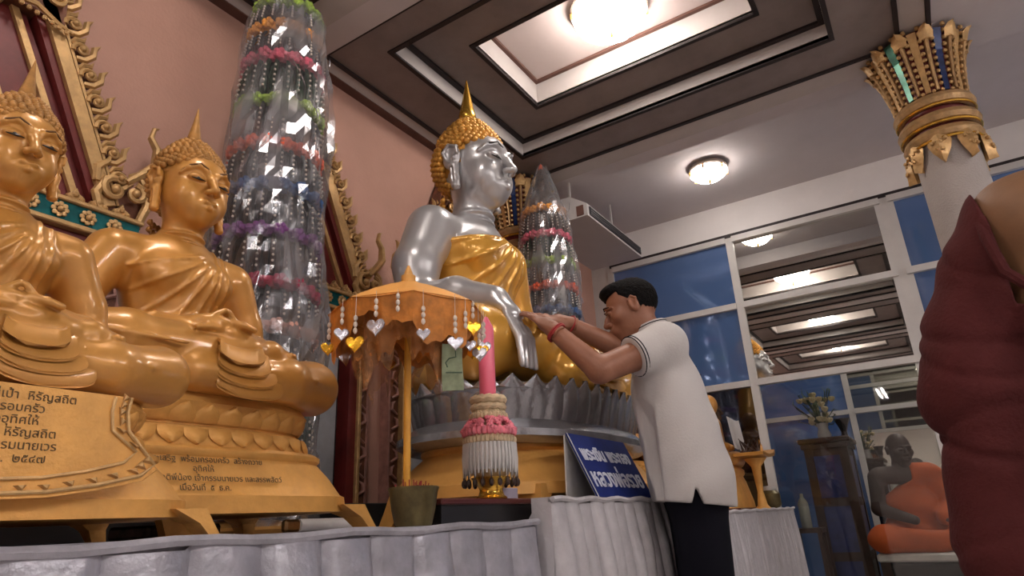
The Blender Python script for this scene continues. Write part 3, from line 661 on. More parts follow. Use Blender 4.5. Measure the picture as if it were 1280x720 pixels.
head_parts(t, M['silver'], M['goldhair2'], M['brightgold'], HD, HR, SP, EARS, (0, -.006, .900), 1.06)
pedestal(t, M['goldmat'], M['silverfoil'], 'silver')
# ---- inscriptions and plaque
def engraved(parent, lines, x, y, z, size, dz, tilt, mat_='ink', align='CENTER'):
    for i, ln in enumerate(lines):
        me = text_mesh(ln, size, .0006, M[mat_], align); o = link('inscription', me, parent); o.location = (x, y+tilt*dz*i*-1, z-dz*i); o.rotation_euler = (PI/2-math.atan(tilt), 0, 0)
for st_, lines, x in ((b2, ['นายประเสริฐ  พร้อมครอบครัว  สร้างถวาย', 'อุทิศให้', 'บิดา มารดา ญาติพี่น้อง เจ้ากรรมนายเวร และสรรพสัตว์', 'เมื่อวันที่  ๕  ธ.ค.'], -.02),):
    engraved([c for c in st_.children if c.name.startswith('pedestal')][0], lines, x, -.2420, .1525, .0185, .020, .42)
ped1 = [c for c in b1.children if c.name.startswith('pedestal')][0]
plq = MB(); N = 24
def shield(w, z0, z1, n=N):
    pts = [(w*.80, z1), (w*.78, z1-.03), (w*.80, z1-.07), (w*1.02, z0+.055), (w*.92, z0+.032), (w*.62, z0+.012), (w*.3, z0-.002), (0, z0-.006)]
    return pts+[(-x, z) for x, z in pts[-2::-1]]
def slab(pts, y0, y1): 
    n = len(pts); b = MB(); f = lambda z: -.12*(z-.17)
    b.loft([[(x, y1-f(z), z) for x, z in pts], [(x, y0-f(z), z) for x, z in pts], [(x*.985, y0-.003-f(z), z) for x, z in pts]]); return b
pl = slab(shield(.285, .085, .290), -.300, -.285).build('plaque', M['goldmat'], ped1)
inner = shield(.235, .120, .286); outer = shield(.275, .095, .288)
rimb = MB(); n = len(inner)
for off, r in ((outer, .0042), (inner, .0036)): rimb.tube([(x, -.306+.12*(z-.17), z) for x, z in off], r, 6)
rimb.build('plaque_rim', M['giltlit'], pl, True)
tri = MB()
for i in range(n-1):
    for f in (.0, .5):
        a = Vector((inner[i][0]*(1-f)+inner[i+1][0]*f, 0, inner[i][1]*(1-f)+inner[i+1][1]*f)); b_ = Vector((outer[i][0]*(1-f)+outer[i+1][0]*f, 0, outer[i][1]*(1-f)+outer[i+1][1]*f)); c = (a+b_)/2
        d = Vector((inner[i+1][0]-inner[i][0], 0, inner[i+1][1]-inner[i][1])).normalized()*.011
        p = [c-d, c+d, b_]; tri.loft([[(q.x, -.303+.12*(q.z-.17), q.z) for q in p], [(c.x+(q.x-c.x)*.5, -.311+.12*(c.z-.17), c.z+(q.z-c.z)*.5) for q in p]])
tri.build('plaque_ornament', M['giltlit'], pl, kind='stuff')
engraved(pl, ['ของคุณแม่เป้า  หิรัญสถิต', 'และครอบครัว', 'สร้างอุทิศให้', 'คุณวิชัย  หิรัญสถิต', 'และเจ้ากรรมนายเวร', '๒๓  พ.ค.  ๒๕๔๗'], 0, -.3045+.12*(.265-.17), .262, .0230, .0235, .12)

# ================================================================ GILDED WINDOW GABLES ON THE WALL
def spiral(b, c, r, turns, ang, hand, rad, y, n=14):
    pts = []; rs = []
    for i in range(n+1):
        f = i/n; a = ang+hand*turns*2*PI*f; q = r*(1-.78*f); pts.append((c[0]+q*math.cos(a), y-.006*f, c[1]+q*math.sin(a))); rs.append(rad*(1-.35*f))
    b.tube(pts, rs, 6)
    b.ball((c[0], y-.008, c[1]), rad*1.3, 8, 5)
def leaf_meshes():
    b = MB(); spiral(b, (.0, .018), .020, 1.2, -PI/2, 1, .0065, -.004)
    b.tube([(-.02, 0, .0), (-.024, 0, .022), (-.012, -.002, .045), (.010, -.002, .055), (.022, 0, .075)], [.008, .009, .009, .008, .001], 6)
    b.tube([(.02, 0, .0), (.032, 0, .015), (.030, 0, .034), (.042, 0, .044)], [.006, .007, .006, .001], 6)
    a = b.mesh('carved_leaf', M['giltlit'], True)
    b = MB(); b.prism([(-.034, -.004), (.040, -.004), (.046, .04), (.026, .066), (-.02, .052)], -.002, .016); bk = b.mesh('leaf_ground', M['giltdeep'])
    return a, bk
LEAF, LEAFBK = leaf_meshes()
def rosette_mesh():
    b = MB()
    for i in range(8): a = 2*PI*i/8; b.ball((.018*math.cos(a), -.004, .018*math.sin(a)), .0085, 7, 4, (1, .6, 1))
    b.ball((0, -.008, 0), .010, 8, 5); return b.mesh('rosette', M['giltlit'], True)
ROS = rosette_mesh()
def cresting_mesh():
    b = MB(); b.prism([(-.030, 0), (.030, 0), (.024, .022), (.010, .030), (0, .048), (-.010, .030), (-.024, .022)], -.012, .01, bevel=.005)
    for x, z in ((-.018, .010), (.018, .010), (0, .022)): b.ball((x, -.014, z), .009, 7, 4)
    return b.mesh('cresting_leaf', M['giltlit'], True)
CREST = cresting_mesh()
def gable(cx, zc, label):
    t = root('window_gable', label, 'gable', (cx, WY, zc)); HW = .43; GZ = 0.0; AZ = .77; yb = -.10
    MB().prism([(-HW*.84, .02), (HW*.84, .02), (0, AZ-.06)], -.05, 0).build('tympanum', M['red'], t)
    for k, (w, z0, z1, th) in enumerate(((.56, .04, .62, .020), (.26, .06, .36, .012))):
        for s in (-1, 1):
            a0 = Vector((s*w/2, 0, z0)); a1 = Vector((0, 0, z1)); dd = (a1-a0).normalized(); nn = Vector((s*abs(dd.z), 0, abs(dd.x)))
            q = [a0, a1, a1+nn*th, a0+nn*th]; MB().loft([[(p.x, -.04, p.z) for p in q], [(p.x, -.068, p.z) for p in q]]).build('tympanum_fillet', M['giltlit'], t)
    for s in (-1, 1):
        e0 = Vector((s*.365, 0, .02)); e1 = Vector((s*.02, 0, AZ)); d = (e1-e0).normalized(); n = Vector((s*d.z, 0, abs(d.x))) 
        n = Vector((s*abs(d.z), 0, abs(d.x)))
        for nm, o0, o1, m, y in (('rake_board', 0, .040, 'giltlit', yb), ('rake_inner_line', -.022, 0, 'red', yb+.02), ('rake_fillet', .046, .055, 'giltlit', yb+.005), ('rake_groove', .036, .062, 'giltdeep', yb+.015)):
            q = [e0+n*o0, e1+n*o0, e1+n*o1, e0+n*o1]; b = MB(); b.loft([[(p.x, 0, p.z) for p in q], [(p.x, y, p.z) for p in q]])
            b.build(nm, M[m], t)
        L = (e1-e0).length; cnt = 8
        for i in range(cnt):
            p = e0+d*(L*(i+1.0)/(cnt+1.2))+n*.056
            o = link('carved_leaf', LEAF, t, (p.x, yb+.012, p.z)); rx = Matrix(((s*d.x*1.0, 0, n.x), (0, 1, 0), (s*d.z*1.0, 0, n.z)))
            # local x runs along the slope, local z points outward
            mt = Matrix(((d.x, 0, n.x), (0, 1, 0), (d.z, 0, n.z))); o.matrix_local = Matrix.Translation((p.x, yb+.012, p.z)) @ mt.to_4x4() @ Matrix.Diagonal((1.30, 1.6, 1.30, 1))
            g = link('leaf_ground', LEAFBK, t); g.matrix_local = Matrix.Translation((p.x, yb+.035, p.z)) @ mt.to_4x4() @ Matrix.Diagonal((1.05, 1, 1.05, 1))
        # corner finial: two scrolls and an S-shaped horn
        f = MB(); X = s*HW
        spiral(f, (X-s*.045, .085), .042, 1.1, PI/2, s, .012, yb-.01); spiral(f, (X+s*.020, .095), .036, 1.1, PI/2, -s, .011, yb-.01)
        f.tube([(X-s*.07, yb, .0), (X-s*.095, yb, .06), (X-s*.07, yb, .12), (X-s*.02, yb, .14)], [.014, .016, .014, .006], 8)
        f.tube([(X+s*.05, yb, .0), (X+s*.07, yb, .07), (X+s*.055, yb, .14), (X+s*.025, yb, .17), (X+s*.055, yb, .20)], [.014, .017, .015, .010, .002], 8)
        f.tube([(X-s*.01, yb, .13), (X+s*.035, yb, .18), (X+s*.075, yb, .235), (X+s*.072, yb, .30), (X+s*.045, yb, .335), (X+s*.052, yb, .375), (X+s*.068, yb, .385)], [.016, .024, .023, .018, .014, .011, .003], 8, flat=.7)
        f.tube([(X-s*.10, yb, .10), (X-s*.105, yb, .15), (X-s*.075, yb, .185), (X-s*.07, yb, .215)], [.012, .014, .009, .001], 6)
        f.build('corner_finial', M['giltlit'], t, True)
        MB().prism([(X-s*.10, -.01), (X+s*.07, -.01), (X+s*.06, .10), (X-s*.02, .13), (X-s*.09, .11)][::s], yb+.02, -.01).build('finial_ground', M['giltdeep'], t)
    # apex ornament
    a = MB()
    for s in (-1, 1):
        for (x, z, r) in ((.05, AZ-.02, .040), (.11, AZ-.10, .034), (.05, AZ+.10, .036), (.10, AZ+.03, .030), (.035, AZ+.20, .028)): spiral(a, (s*x, z), r, 1.15, PI/2, s, .011, yb-.02)
        a.tube([(0, yb-.02, AZ-.17), (s*.06, yb-.02, AZ-.16), (s*.12, yb-.02, AZ-.19), (s*.17, yb-.02, AZ-.20)], [.008, .009, .008, .004], 6)
        for i in range(7): a.ball((s*(.02+.022*i), yb-.022, AZ-.185-.004*i), .0085, 7, 4)
    a.tube([(0, yb, AZ+.12), (0, yb-.01, AZ+.26), (.01, yb, AZ+.40)], [.03, .022, .002], 8); a.build('apex_ornament', M['giltlit'], t, True)
    MB().prism([(-.15, AZ-.17), (.15, AZ-.17), (.14, AZ-.02), (.07, AZ+.16), (0, AZ+.26), (-.07, AZ+.16), (-.14, AZ-.02)], yb, -.02).build('apex_ground', M['giltdeep'], t)
    # frieze
    MB().box((0, -.06, -.045), (2*HW+.10, .11, .062)).build('frieze', M['teal'], t)
    for z, h in ((-.008, .016), (-.088, .018)): MB().box((0, -.065, z), (2*HW+.12, .125, h), bev=.004).build('frieze_moulding', M['giltlit'], t)
    for i in range(11): link('rosette', ROS, t, (-.40+.08*i, -.118, -.048))
    for i in range(13): link('cresting_leaf', CREST, t, (-.42+.07*i, -.095, .0))
    # window below
    MB().box((0, -.012, -.55), (.66, .02, .86)).build('window_opening', M['dark'], t)
    for s in (-1, 1): MB().box((s*.20, -.03, -.60), (.22, .012, .76)).build('curtain', M['curtain'], t)
    MB().box((0, -.05, -.13), (.80, .09, .065)).build('lintel', M['red'], t)
    for s in (-1, 1):
        MB().box((s*.375, -.035, -.55), (.05, .07, .86)).build('pilaster', M['red'], t)
        MB().box((s*.405, -.045, -.55), (.018, .085, .86), bev=.003).build('pilaster_fillet', M['giltlit'], t)
        MB().box((s*.445, -.03, -.55), (.06, .05, .86)).build('pilaster_board', M['giltdeep'], t)
        lb = MB()
        for i in range(10):
            z = -.20-.075*i; h = 1 if i % 2 else -1; lb.tube([(s*.445-h*.018, -.058, z), (s*.445+h*.020, -.060, z+.020), (s*.445+h*.014, -.060, z+.05), (s*.445-h*.006, -.058, z+.062)], [.006, .009, .008, .002], 6)
        lb.build('pilaster_carving', M['rose'], t, True, kind='stuff')
        MB().box((s*.405, -.05, -.955), (.13, .10, .04), bev=.006).build('pilaster_base', M['giltlit'], t)
        MB().box((s*.478, -.03, -.55), (.012, .055, .86)).build('pilaster_edge', M['rose'], t)
    return t
gable(.50, 1.83, 'gilded gable over the window at the far left, behind the left-edge statue')
gable(1.64, 1.83, 'gilded gable over the window behind the tall wrapped offering tower')
gable(2.74, 1.83, 'gilded gable over the window mostly hidden behind the silver-skinned statue')

# ================================================================ ALTAR TABLES
def skirted(label, x0, x1, ztop, yf, pitch, depth, m, name='altar_table', seed=0, flare=.03, group=None, dep=1.2, ledge=0):
    rnd = random.Random(seed); t = root(name, label, 'table', ((x0+x1)/2, yf, 0), group=group); w = x1-x0
    MB().box((0, dep/2, (ztop if not ledge else .82)-.02), (w, dep, .04)).build('tabletop', M[m], t)
    if ledge: MB().box((0, ledge/2, ztop-.027), (w, ledge, .054)).build('ledge', M[m], t)
    for sx in (-1, 1):
        for y in ((.06, dep-.06) if dep > .3 else (dep/2,)): MB().box((sx*(w/2-.05), y, ((.82 if ledge else ztop)-.04)/2), (.05, .05, (.82 if ledge else ztop)-.04)).build('leg', M['wood'], t)
    n = max(2, round(w/pitch)); rows = 12; cols = []; sub = 10
    amp = [rnd.uniform(.7, 1.2) for _ in range(n+1)]
    for j in range(rows+1):
        f = j/rows; z = (ztop-.012)*(1-f)+.03*f; ring = []
        for i in range(n*sub+1):
            k, u = divmod(i, sub); u /= sub; x = -w/2+w*i/(n*sub)
            prof = (abs(math.sin(PI*u))**.35) if u > 0 else 0
            d = depth*prof*amp[min(k, n)]*(.25+.75*min(1, f*5))*(1+.25*math.sin(7*f+k*2.1))
            x += .010*math.sin(3*f+k*1.7)*f
            ring.append((x, -.006-d-flare*f+.012*math.sin(5*u+f*9+k)*f, z+(.004*math.sin(k*2.3) if j == 0 else 0)))
        cols.append(ring)
    b = MB(); b.loft(cols, False, False)
    b.build('pleated_skirt', M[m], t, True)
    MB().tube([(-w/2+w*i/40, -.014, ztop-.006+.003*math.sin(i*1.3)) for i in range(41)], .008, 6).build('hem_band', M[m], t, True)
    for sx in (-1, 1):
        MB().loft([[(sx*(w/2+.002+.008*abs(math.sin(i*1.57+f*2))*min(1, f*4)), -.01+(dep+.005)*i/30, ((.82 if ledge and i > 1 else ztop)-.012)*(1-f)+.03*f) for i in range(31)] for f in (0, .15, .4, .7, 1)], False, False).build('end_skirt', M[m], t, True)
    return t
skirted('long altar table under quilted silver satin carrying the golden statues', -1.06, 1.48, .82, .90, .113, .035, 'skirt', seed=2, flare=.02, dep=1.16)
skirted('altar table with deep silver pleats and a raised front ledge carrying the blue sign', 1.50, 2.96, .874, .865, .078, .036, 'skirt2', seed=3, flare=.02, dep=1.2, ledge=.05)
skirted('finely pleated silver-skirted table to the right of the man', 3.02, 4.74, .82, .885, .045, .012, 'skirt2', seed=4, flare=.03, dep=1.02)
# ================================================================ PEOPLE
def joinm(name, parts, m):
    bm = bmesh.new()
    for me, mt in parts:
        k = bmesh.new(); k.from_mesh(me); k.transform(mt); tmp = bpy.data.meshes.new('x'); k.to_mesh(tmp); k.free(); bm.from_mesh(tmp); bpy.data.meshes.remove(tmp)
    me = bpy.data.meshes.new(name); bm.to_mesh(me); bm.free(); me.polygons.foreach_set('use_smooth', [True]*len(me.polygons)); me.materials.clear(); me.materials.append(m); return me
def man_head():
    F = Field((-.10, -.135, -.20), (.10, .12, .14), .0028)
    F.ell((0, .012, .030), (.074, .094, .090), .01); F.ell((0, -.020, -.040), (.060, .068, .068), .03); F.ell((0, -.052, -.088), (.026, .026, .022), .03)
    for s in (-1, 1): F.ell((s*.042, -.052, -.012), (.026, .028, .026), .02); F.ell((s*.030, -.092, .012), (.022, .012, .010), .012, '-'); F.ell((s*.030, -.080, .010), (.016, .012, .009), .004)
    for s in (-1, 1): F.chain([(s*.008, -.084, .028), (s*.030, -.086, .032), (s*.054, -.068, .024)], [.006, .006, .004], .01)
    F.chain([(0, -.082, .020), (0, -.096, -.004), (0, -.106, -.022)], [.008, .009, .0125], .01)
    for s in (-1, 1): F.ell((s*.014, -.094, -.026), (.009, .011, .008), .006)
    F.ell((0, -.080, -.056), (.028, .018, .018), .02)
    F.chain([(-.022, -.086, -.051), (0, -.098, -.048), (.022, -.086, -.051)], [.004, .0068, .004], .004); F.chain([(-.018, -.087, -.060), (0, -.097, -.062), (.018, -.087, -.060)], [.004, .0075, .004], .004)
    F.chain([(-.024, -.092, -.0555), (0, -.106, -.055), (.024, -.092, -.0555)], [.001, .0016, .001], .001, '-')
    for s in (-1, 1):
        F.ell((s*.077, .010, .000), (.010, .018, .030), .006, rot=(.15, 0, 0)); F.ell((s*.088, .006, .004), (.007, .010, .018), .004, '-')
        F.chain([(s*.082, .020, .0), (s*.086, .024, .018), (s*.084, .010, .030), (s*.082, -.006, .018)], [.004]*4, .003)
    F.cone((0, .016, -.04), (0, .050, -.20), .050, .056, .02)
    return F.mesh('h', M['skin'])
def man_hair():
    F = Field((-.11, -.12, -.12), (.11, .14, .15), .0032)
    F.ell((0, .016, .036), (.0775, .097, .089), .01); F.ell((0, -.045, .095), (.055, .045, .026), .03)
    rng = np.random.RandomState(3); ph = rng.rand(6)*6
    F.warp((-.11, -.12, -.12), (.11, .14, .15), lambda X, Y, Z: .0016*np.sin(X*260+ph[0]+2*np.sin(Z*120))*np.sin(Y*240+ph[1])*np.sin(Z*230+ph[2]))
    # hairline: forehead, temple, over the ear, nape
    F.cut(lambda X, Y, Z: np.where(Y < -.03, .062-Z+.25*(np.abs(X))-.2*(Y+.03)*0, np.where(Y < .028, .028-Z+np.clip(-(Y), 0, 1)*1.1, -.055-Z-(.045-Y)*0))*.7+0*X)
    F.ell((0, -.02, -.03), (.0735, .088, .075), .004, '-')
    return F.mesh('hair', M['hair'])
HEADM = man_head()
def hand_mesh(s=1, vox=.0026, curl=.35, spread=.10):
    # palm in the xy plane, fingers along +y, palm down (-z); s=+1 left hand (thumb towards +x)
    F = Field((-.075, -.05, -.075), (.085, .21, .035), vox)
    F.ell((0, .040, 0), (.040, .050, .013), .012); F.cone((0, -.04, 0), (0, .02, 0), .026, .025, .02); F.ell((s*.022, .020, -.006), (.020, .034, .014), .012)
    for i, (x, L, r) in enumerate(((.030, .070, .0082), (.010, .078, .0086), (-.010, .073, .0083), (-.029, .058, .0074))):
        x *= s; a = spread*(x/.03); y0 = .080 if i in (1, 2) else .074
        p0 = Vector((x, y0-.012, 0)); d = Vector((math.sin(a), math.cos(a), 0)); p1 = p0+d*L*.48
        d2 = Vector((d.x*math.cos(curl), d.y*math.cos(curl), -math.sin(curl))); p2 = p1+d2*L*.34; c2 = curl*1.9
        d3 = Vector((d.x*math.cos(c2), d.y*math.cos(c2), -math.sin(c2))); p3 = p2+d3*L*.30
        F.chain([p0, p1, p2, p3], [r*1.05, r, r*.92, r*.78], .0035); F.ell(p0+Vector((0, .004, .004)), (.009, .010, .008), .006)
    F.chain([(s*.022, .005, -.006), (s*.050, .035, -.016), (s*.060, .062, -.020), (s*.064, .086, -.022)], [.014, .011, .0095, .0075], .005)
    return F.mesh('hand', M['skin'])
def hand_matrix(wrist, tip, normal):
    y = (Vector(tip)-Vector(wrist)).normalized(); z = Vector(normal); z = (z-y*z.dot(y)).normalized(); x = y.cross(z)
    return Matrix(((x.x, y.x, z.x, wrist[0]), (x.y, y.y, z.y, wrist[1]), (x.z, y.z, z.z, wrist[2]), (0, 0, 0, 1)))
# ---- the man in the white shirt
MO = Vector((2.22, .70, 0)); fz = Vector((math.cos(math.radians(112)), math.sin(math.radians(112)), 0)); lz = Vector((-fz.y, fz.x, 0))
def P(a, l, z): v = fz*a+lz*l; return (v.x, v.y, z)
def Wp(x, y, z): return (x-MO.x, y-MO.y, z)
eL, wL, tL = Wp(1.856, .847, 1.262), Wp(1.815, .992, 1.423), Wp(1.83, 1.15, 1.553)
eR, wR, tR = Wp(2.175, .905, 1.405), Wp(1.967, 1.02, 1.483), Wp(1.86, 1.15, 1.525)
sL, sR = P(.055, .165, 1.355), P(.075, -.165, 1.365)
F = Field((-.45, -.22, .0), (.30, .48, 1.50), .0065)
for l in (-1, 1):
    F.chain([P(0, l*.085, .90), P(.015, l*.095, .50), P(-.01, l*.10, .09)], [.076, .055, .040], .02); F.chain([P(-.03, l*.10, .045), P(.15, l*.115, .03)], [.038, .030], .02)
F.cone(P(.01, -.05, .95), P(.01, .05, .95), .085, .085, .05); F.cone(P(.03, -.05, 1.06), P(.03, .05, 1.06), .10, .10, .06); F.cone(P(.07, -.08, 1.25), P(.07, .08, 1.25), .095, .095, .06)
F.cone(sR, sL, .055, .055, .05); F.cone(P(.07, 0, 1.36), P(.105, 0, 1.46), .062, .052, .04)
F.chain([sL, eL, wL], [.055, .043, .028], .012); F.chain([sR, eR, wR], [.055, .043, .028], .012)
body = F.mesh('b', M['skin'])
hm = Matrix.Translation(P(.148, 0, 1.535)) @ Matrix.Rotation(math.radians(112+90), 4, 'Z') @ Matrix.Rotation(math.radians(16), 4, 'X')
HL = hand_mesh(1, curl=.30); HRh = hand_mesh(-1, curl=.30)
nrm = Vector((-.15, -.62, .75))
man = link('person', joinm('person', [(body, Matrix.Identity(4)), (HEADM, hm), (HL, hand_matrix(wL, tL, nrm)), (HRh, hand_matrix(wR, tR, nrm))], M['skin']), None, MO)
man['label'] = 'man in a white polo shirt and black trousers touching the silver statue hand'; man['category'] = 'person'
h = link('hair', man_hair(), man); h.matrix_local = hm
for s in (-1, 1):
    e = MB().tube([(s*.018, -.0935, .010), (s*.031, -.0945, .009), (s*.044, -.087, .010)], [.0008, .0022, .0008], 6).build('eye', M['eye'], man, True); e.matrix_local = hm
    e = MB().tube([(s*.012, -.094, .030), (s*.031, -.0945, .036), (s*.054, -.077, .028)], [.002, .003, .0015], 6).build('eyebrow', M['hair'], man, True); e.matrix_local = hm
# shirt
F = Field((-.45, -.25, .80), (.35, .40, 1.52), .006)
for f_ in (0, .25, .5, .75, 1):
    a_ = .012+.053*f_; z_ = .86+.40*f_; F.cone(P(a_, -.078, z_), P(a_, .078, z_), .126-.016*f_, .126-.016*f_, .08)
F.cone(sR, sL, .068, .068, .05); F.cone(P(.070, 0, 1.37), P(.085, 0, 1.445), .085, .064, .03)
sl = lambda s, e, f: tuple(s[i]+(e[i]-s[i])*f for i in range(3))
F.chain([sL, sl(sL, eL, .50)], [.072, .068], .03); F.chain([sR, sl(sR, eR, .50)], [.072, .068], .03)
def wr(X, Y, Z):   # soft drape folds
    a = X*fz.x+Y*fz.y; l = X*lz.x+Y*lz.y
    return (.0030*np.sin(38*(Z+.55*a)+3*np.sin(9*l))*np.clip((1.30-Z)*4, 0, 1)+.002*np.sin(26*l+14*Z))
F.warp((-.45, -.25, .80), (.35, .40, 1.52), wr)
d_ = (Vector(eL)-Vector(sL)).normalized(); e_ = (Vector(eR)-Vector(sR)).normalized(); cL = Vector(sl(sL, eL, .50)); cR = Vector(sl(sR, eR, .50))
def shirtcut(X, Y, Z):
    a = X*fz.x+Y*fz.y; l = X*lz.x+Y*lz.y
    hem = (.862-.12*a*-1-.02)-Z
    vent = .010+.35*(Z-.90)*-1-np.abs(a-.015)        # notch in the side seam
    vent = np.where((Z < .895) & (np.abs(l) > .13), (.895-Z)*.35-np.abs(a-.02), -1)
    c1 = np.where((l > .12) & (a > .115), (X-cL.x)*d_.x+(Y-cL.y)*d_.y+(Z-cL.z)*d_.z, -1); c2 = np.where((l < -.12) & (a > .125), (X-cR.x)*e_.x+(Y-cR.y)*e_.y+(Z-cR.z)*e_.z, -1)
    neck = (Z-(1.465-.28*a))
    return np.maximum(np.maximum(np.maximum(hem, vent), np.maximum(c1, c2)), neck)
F.cut(shirtcut)
sh = link('shirt', F.mesh('shirt', M['shirt']), man)
def ringtube(c, n, r, rad, m, nm, parent, sq=1):
    n = Vector(n).normalized(); a = n.orthogonal().normalized(); b = n.cross(a); MB().tube([Vector(c)+a*r*math.cos(2*PI*i/28)+b*r*sq*math.sin(2*PI*i/28) for i in range(29)], rad, 6, False).build(nm, m, parent, True)
for k in (.003, .014): ringtube(cL-d_*k, d_, .0685, .0018, M['trousers'], 'sleeve_stripe', sh)
ringtube(cR-e_*.004, e_, .0685, .0018, M['trousers'], 'sleeve_stripe', sh)
from mathutils.bvhtree import BVHTree
bv = BVHTree.FromPolygons([v.co[:] for v in sh.data.vertices], [tuple(p.vertices) for p in sh.data.polygons])
def onback(l, z):
    h_ = bv.ray_cast(Vector(P(-.5, l, z)), fz); return (h_[0]-fz*.0012) if h_[0] else Vector(P(-.05, l, z))
bp_ = MB()
for i_ in range(9):
    l0 = -.095+.024*i_; bp_.tube([onback(l0+.010*math.cos(2*PI*k/9), 1.335+.020*math.sin(2*PI*k/9)) for k in range(8)], .0022, 5)
for z_ in (1.285, 1.255): bp_.tube([onback(-.10+.02*k, z_+.004*(k % 2)) for k in range(11)], .0024, 5)
bp_.build('back_print', M['trousers'], sh, True, kind='stuff')
co = MB(); nb = Vector(P(.085, 0, 1.455)); nx = Vector((fz.x*.30, fz.y*.30, 1)).normalized(); a_ = fz-(nx*fz.dot(nx)); a_.normalize(); b_ = nx.cross(a_)
co.loft([[nb+nx*z+a_*r*math.cos(2*PI*i/32)+b_*r*math.sin(2*PI*i/32) for i in range(32)] for r, z in ((.074, -.030), (.068, -.004), (.061, .018), (.058, .014), (.063, -.01))], False)
co.build('collar', M['shirt'], sh, True); ringtube(nb+nx*.010, nx, .0645, .0016, M['trousers'], 'collar_stripe', sh)
F = Field((-.22, -.25, .03), (.22, .30, 1.0), .0075)
for l in (-1, 1): F.chain([P(.012, l*.080, .88), P(.015, l*.095, .50), P(-.01, l*.10, .07)], [.092, .076, .064], .03)
F.cone(P(.012, -.055, .90), P(.012, .055, .90), .100, .100, .05)
link('trousers', F.mesh('trousers', M['trousers']), man)
for l in (-1, 1):
    b = MB(); b.loft([[P(a, l*.105+w*q*1.0, z) for q in (-1, -.6, .6, 1) for _ in (0,)]+[P(a, l*.105+w*q, z+hh) for q in (.8, 0, -.8)] for a, w, z, hh in ((-.08, .030, .0, .05), (-.02, .042, 0, .085), (.07, .045, 0, .065), (.16, .045, 0, .05), (.205, .028, 0, .03))]); b.build('shoe', M['black'], man, True)
fd = Vector(wL)-Vector(eL); wc = Vector(wL)-fd*.13
for k in (0, .007): ringtube(wc+fd.normalized()*k, fd, .0345, .004, M['redthread'], 'bracelet', man)
ringtube(Vector(wR)-(Vector(wR)-Vector(eR))*.1, Vector(wR)-Vector(eR), .034, .004, M['redthread'], 'bracelet', man)

# ---- the monk standing close by on the right, back to the camera
K = Vector((1.50, -.365, 0))
F = Field((-.28, -.34, .0), (.30, .34, 1.74), .0075)
for s in (-1, 1): F.chain([(0, s*.09, .85), (.01, s*.10, .48), (0, s*.10, .08)], [.10, .065, .042], .02); F.chain([(-.02, s*.10, .04), (.15, s*.12, .03)], [.038, .03], .02)
F.cone((0, -.07, .95), (0, .07, .95), .12, .12, .05); F.cone((0, -.08, 1.15), (0, .08, 1.15), .115, .115, .06); F.cone((-.01, -.10, 1.30), (-.01, .10, 1.30), .10, .10, .06)
F.cone((0, -.165, 1.355), (0, .135, 1.340), .066, .062, .06); F.cone((0, -.03, 1.38), (.03, -.07, 1.50), .07, .055, .04)
F.chain([(0, -.20, 1.345), (.0, -.245, 1.08), (.17, -.20, .98)], [.056, .045, .032], .02); F.chain([(0, .17, 1.30), (.03, .275, 1.08), (.20, .20, .98)], [.056, .045, .032], .02)
km = Matrix.Translation((.03, -.075, 1.575)) @ Matrix.Rotation(math.radians(90), 4, 'Z')
mk = link('person', joinm('person', [(F.mesh('b', M['skin2']), Matrix.Identity(4)), (HEADM, km), (HL, hand_matrix((.18, .18, .98), (.36, .10, .99), (0, .3, 1))), (HRh, hand_matrix((.17, -.20, .98), (.36, -.10, .99), (0, -.3, 1)))], M['skin2']), None, K)
mk['label'] = 'monk in a dark maroon robe with one bare shoulder, standing closest on the right'; mk['category'] = 'person'
F = Field((-.32, -.36, .06), (.34, .40, 1.48), .0075)
for z0, z1, r0, r1 in ((.12, .55, .20, .165), (.55, .95, .165, .150)): F.cone((0, -.05, z0), (0, -.05, z1), r0, r1, .05); F.cone((0, .05, z0), (0, .05, z1), r0, r1, .05)
F.cone((0, -.07, .95), (0, .07, .95), .145, .145, .05); F.cone((0, -.08, 1.15), (0, .08, 1.15), .132, .132, .06); F.cone((-.01, -.10, 1.30), (-.01, .10, 1.30), .113, .113, .06)
F.cone((0, 0, 1.355), (0, .135, 1.340), .078, .072, .05)
F.chain([(0, .14, 1.335), (0, .20, 1.24), (.0, .255, 1.12), (.01, .285, 1.0), (.14, .20, .92)], [.072, .078, .080, .080, .08], .03)
F.chain([(-.02, .27, 1.05), (.01, .285, .75), (.02, .26, .40)], [.080, .088, .08], .04)
def rf(X, Y, Z):
    ang = np.arctan2(Y, -X+.02)
    o = .0035*np.sin(44*Z+4*np.sin(1.7*ang)+6*ang)*np.clip((1.25-Z)*3, 0, 1)
    for zc, k, amp, w in ((1.09, .22, .006, .010), (.965, -.25, .006, .010), (.88, .30, .009, .010), (1.22, .40, .005, .010), (1.03, .35, .005, .008), (.76, -.2, .006, .012)): o = o+amp*np.exp(-((Z-zc-k*(ang-1.2)*.6)/w)**2)*np.clip(ang+.6, 0, 1)
    return o+0*X
F.warp((-.32, -.36, .06), (.34, .40, 1.48), rf)
# cloth runs from the left shoulder to under the right arm
def kcut(X, Y, Z):
    edge = np.minimum(Z-(1.165-.45*(Y-.04)*-1*0-.10*(-(Y)-.05)), .055-Y+0*Z)
    sm = np.clip((1.26-Z)/.12, 0, 1); return np.minimum(Z-(1.09+.30*np.clip(Y, -.3, .20)), (.195+.012*np.sin(9*Z))-Y)+0*X
F.cut(kcut)
rb = link('robe', F.mesh('robe', M['robe']), mk)
MB().tube([(-.118, -.16, 1.045), (-.128, -.05, 1.08), (-.128, .06, 1.115), (-.122, .155, 1.150), (-.105, .190, 1.20), (-.088, .198, 1.27), (-.05, .198, 1.345), (0, .195, 1.365), (.05, .195, 1.345)], [.010, .012, .012, .011, .010, .010, .010, .010, .008], 8).build('robe_edge', M['robe'], rb, True)

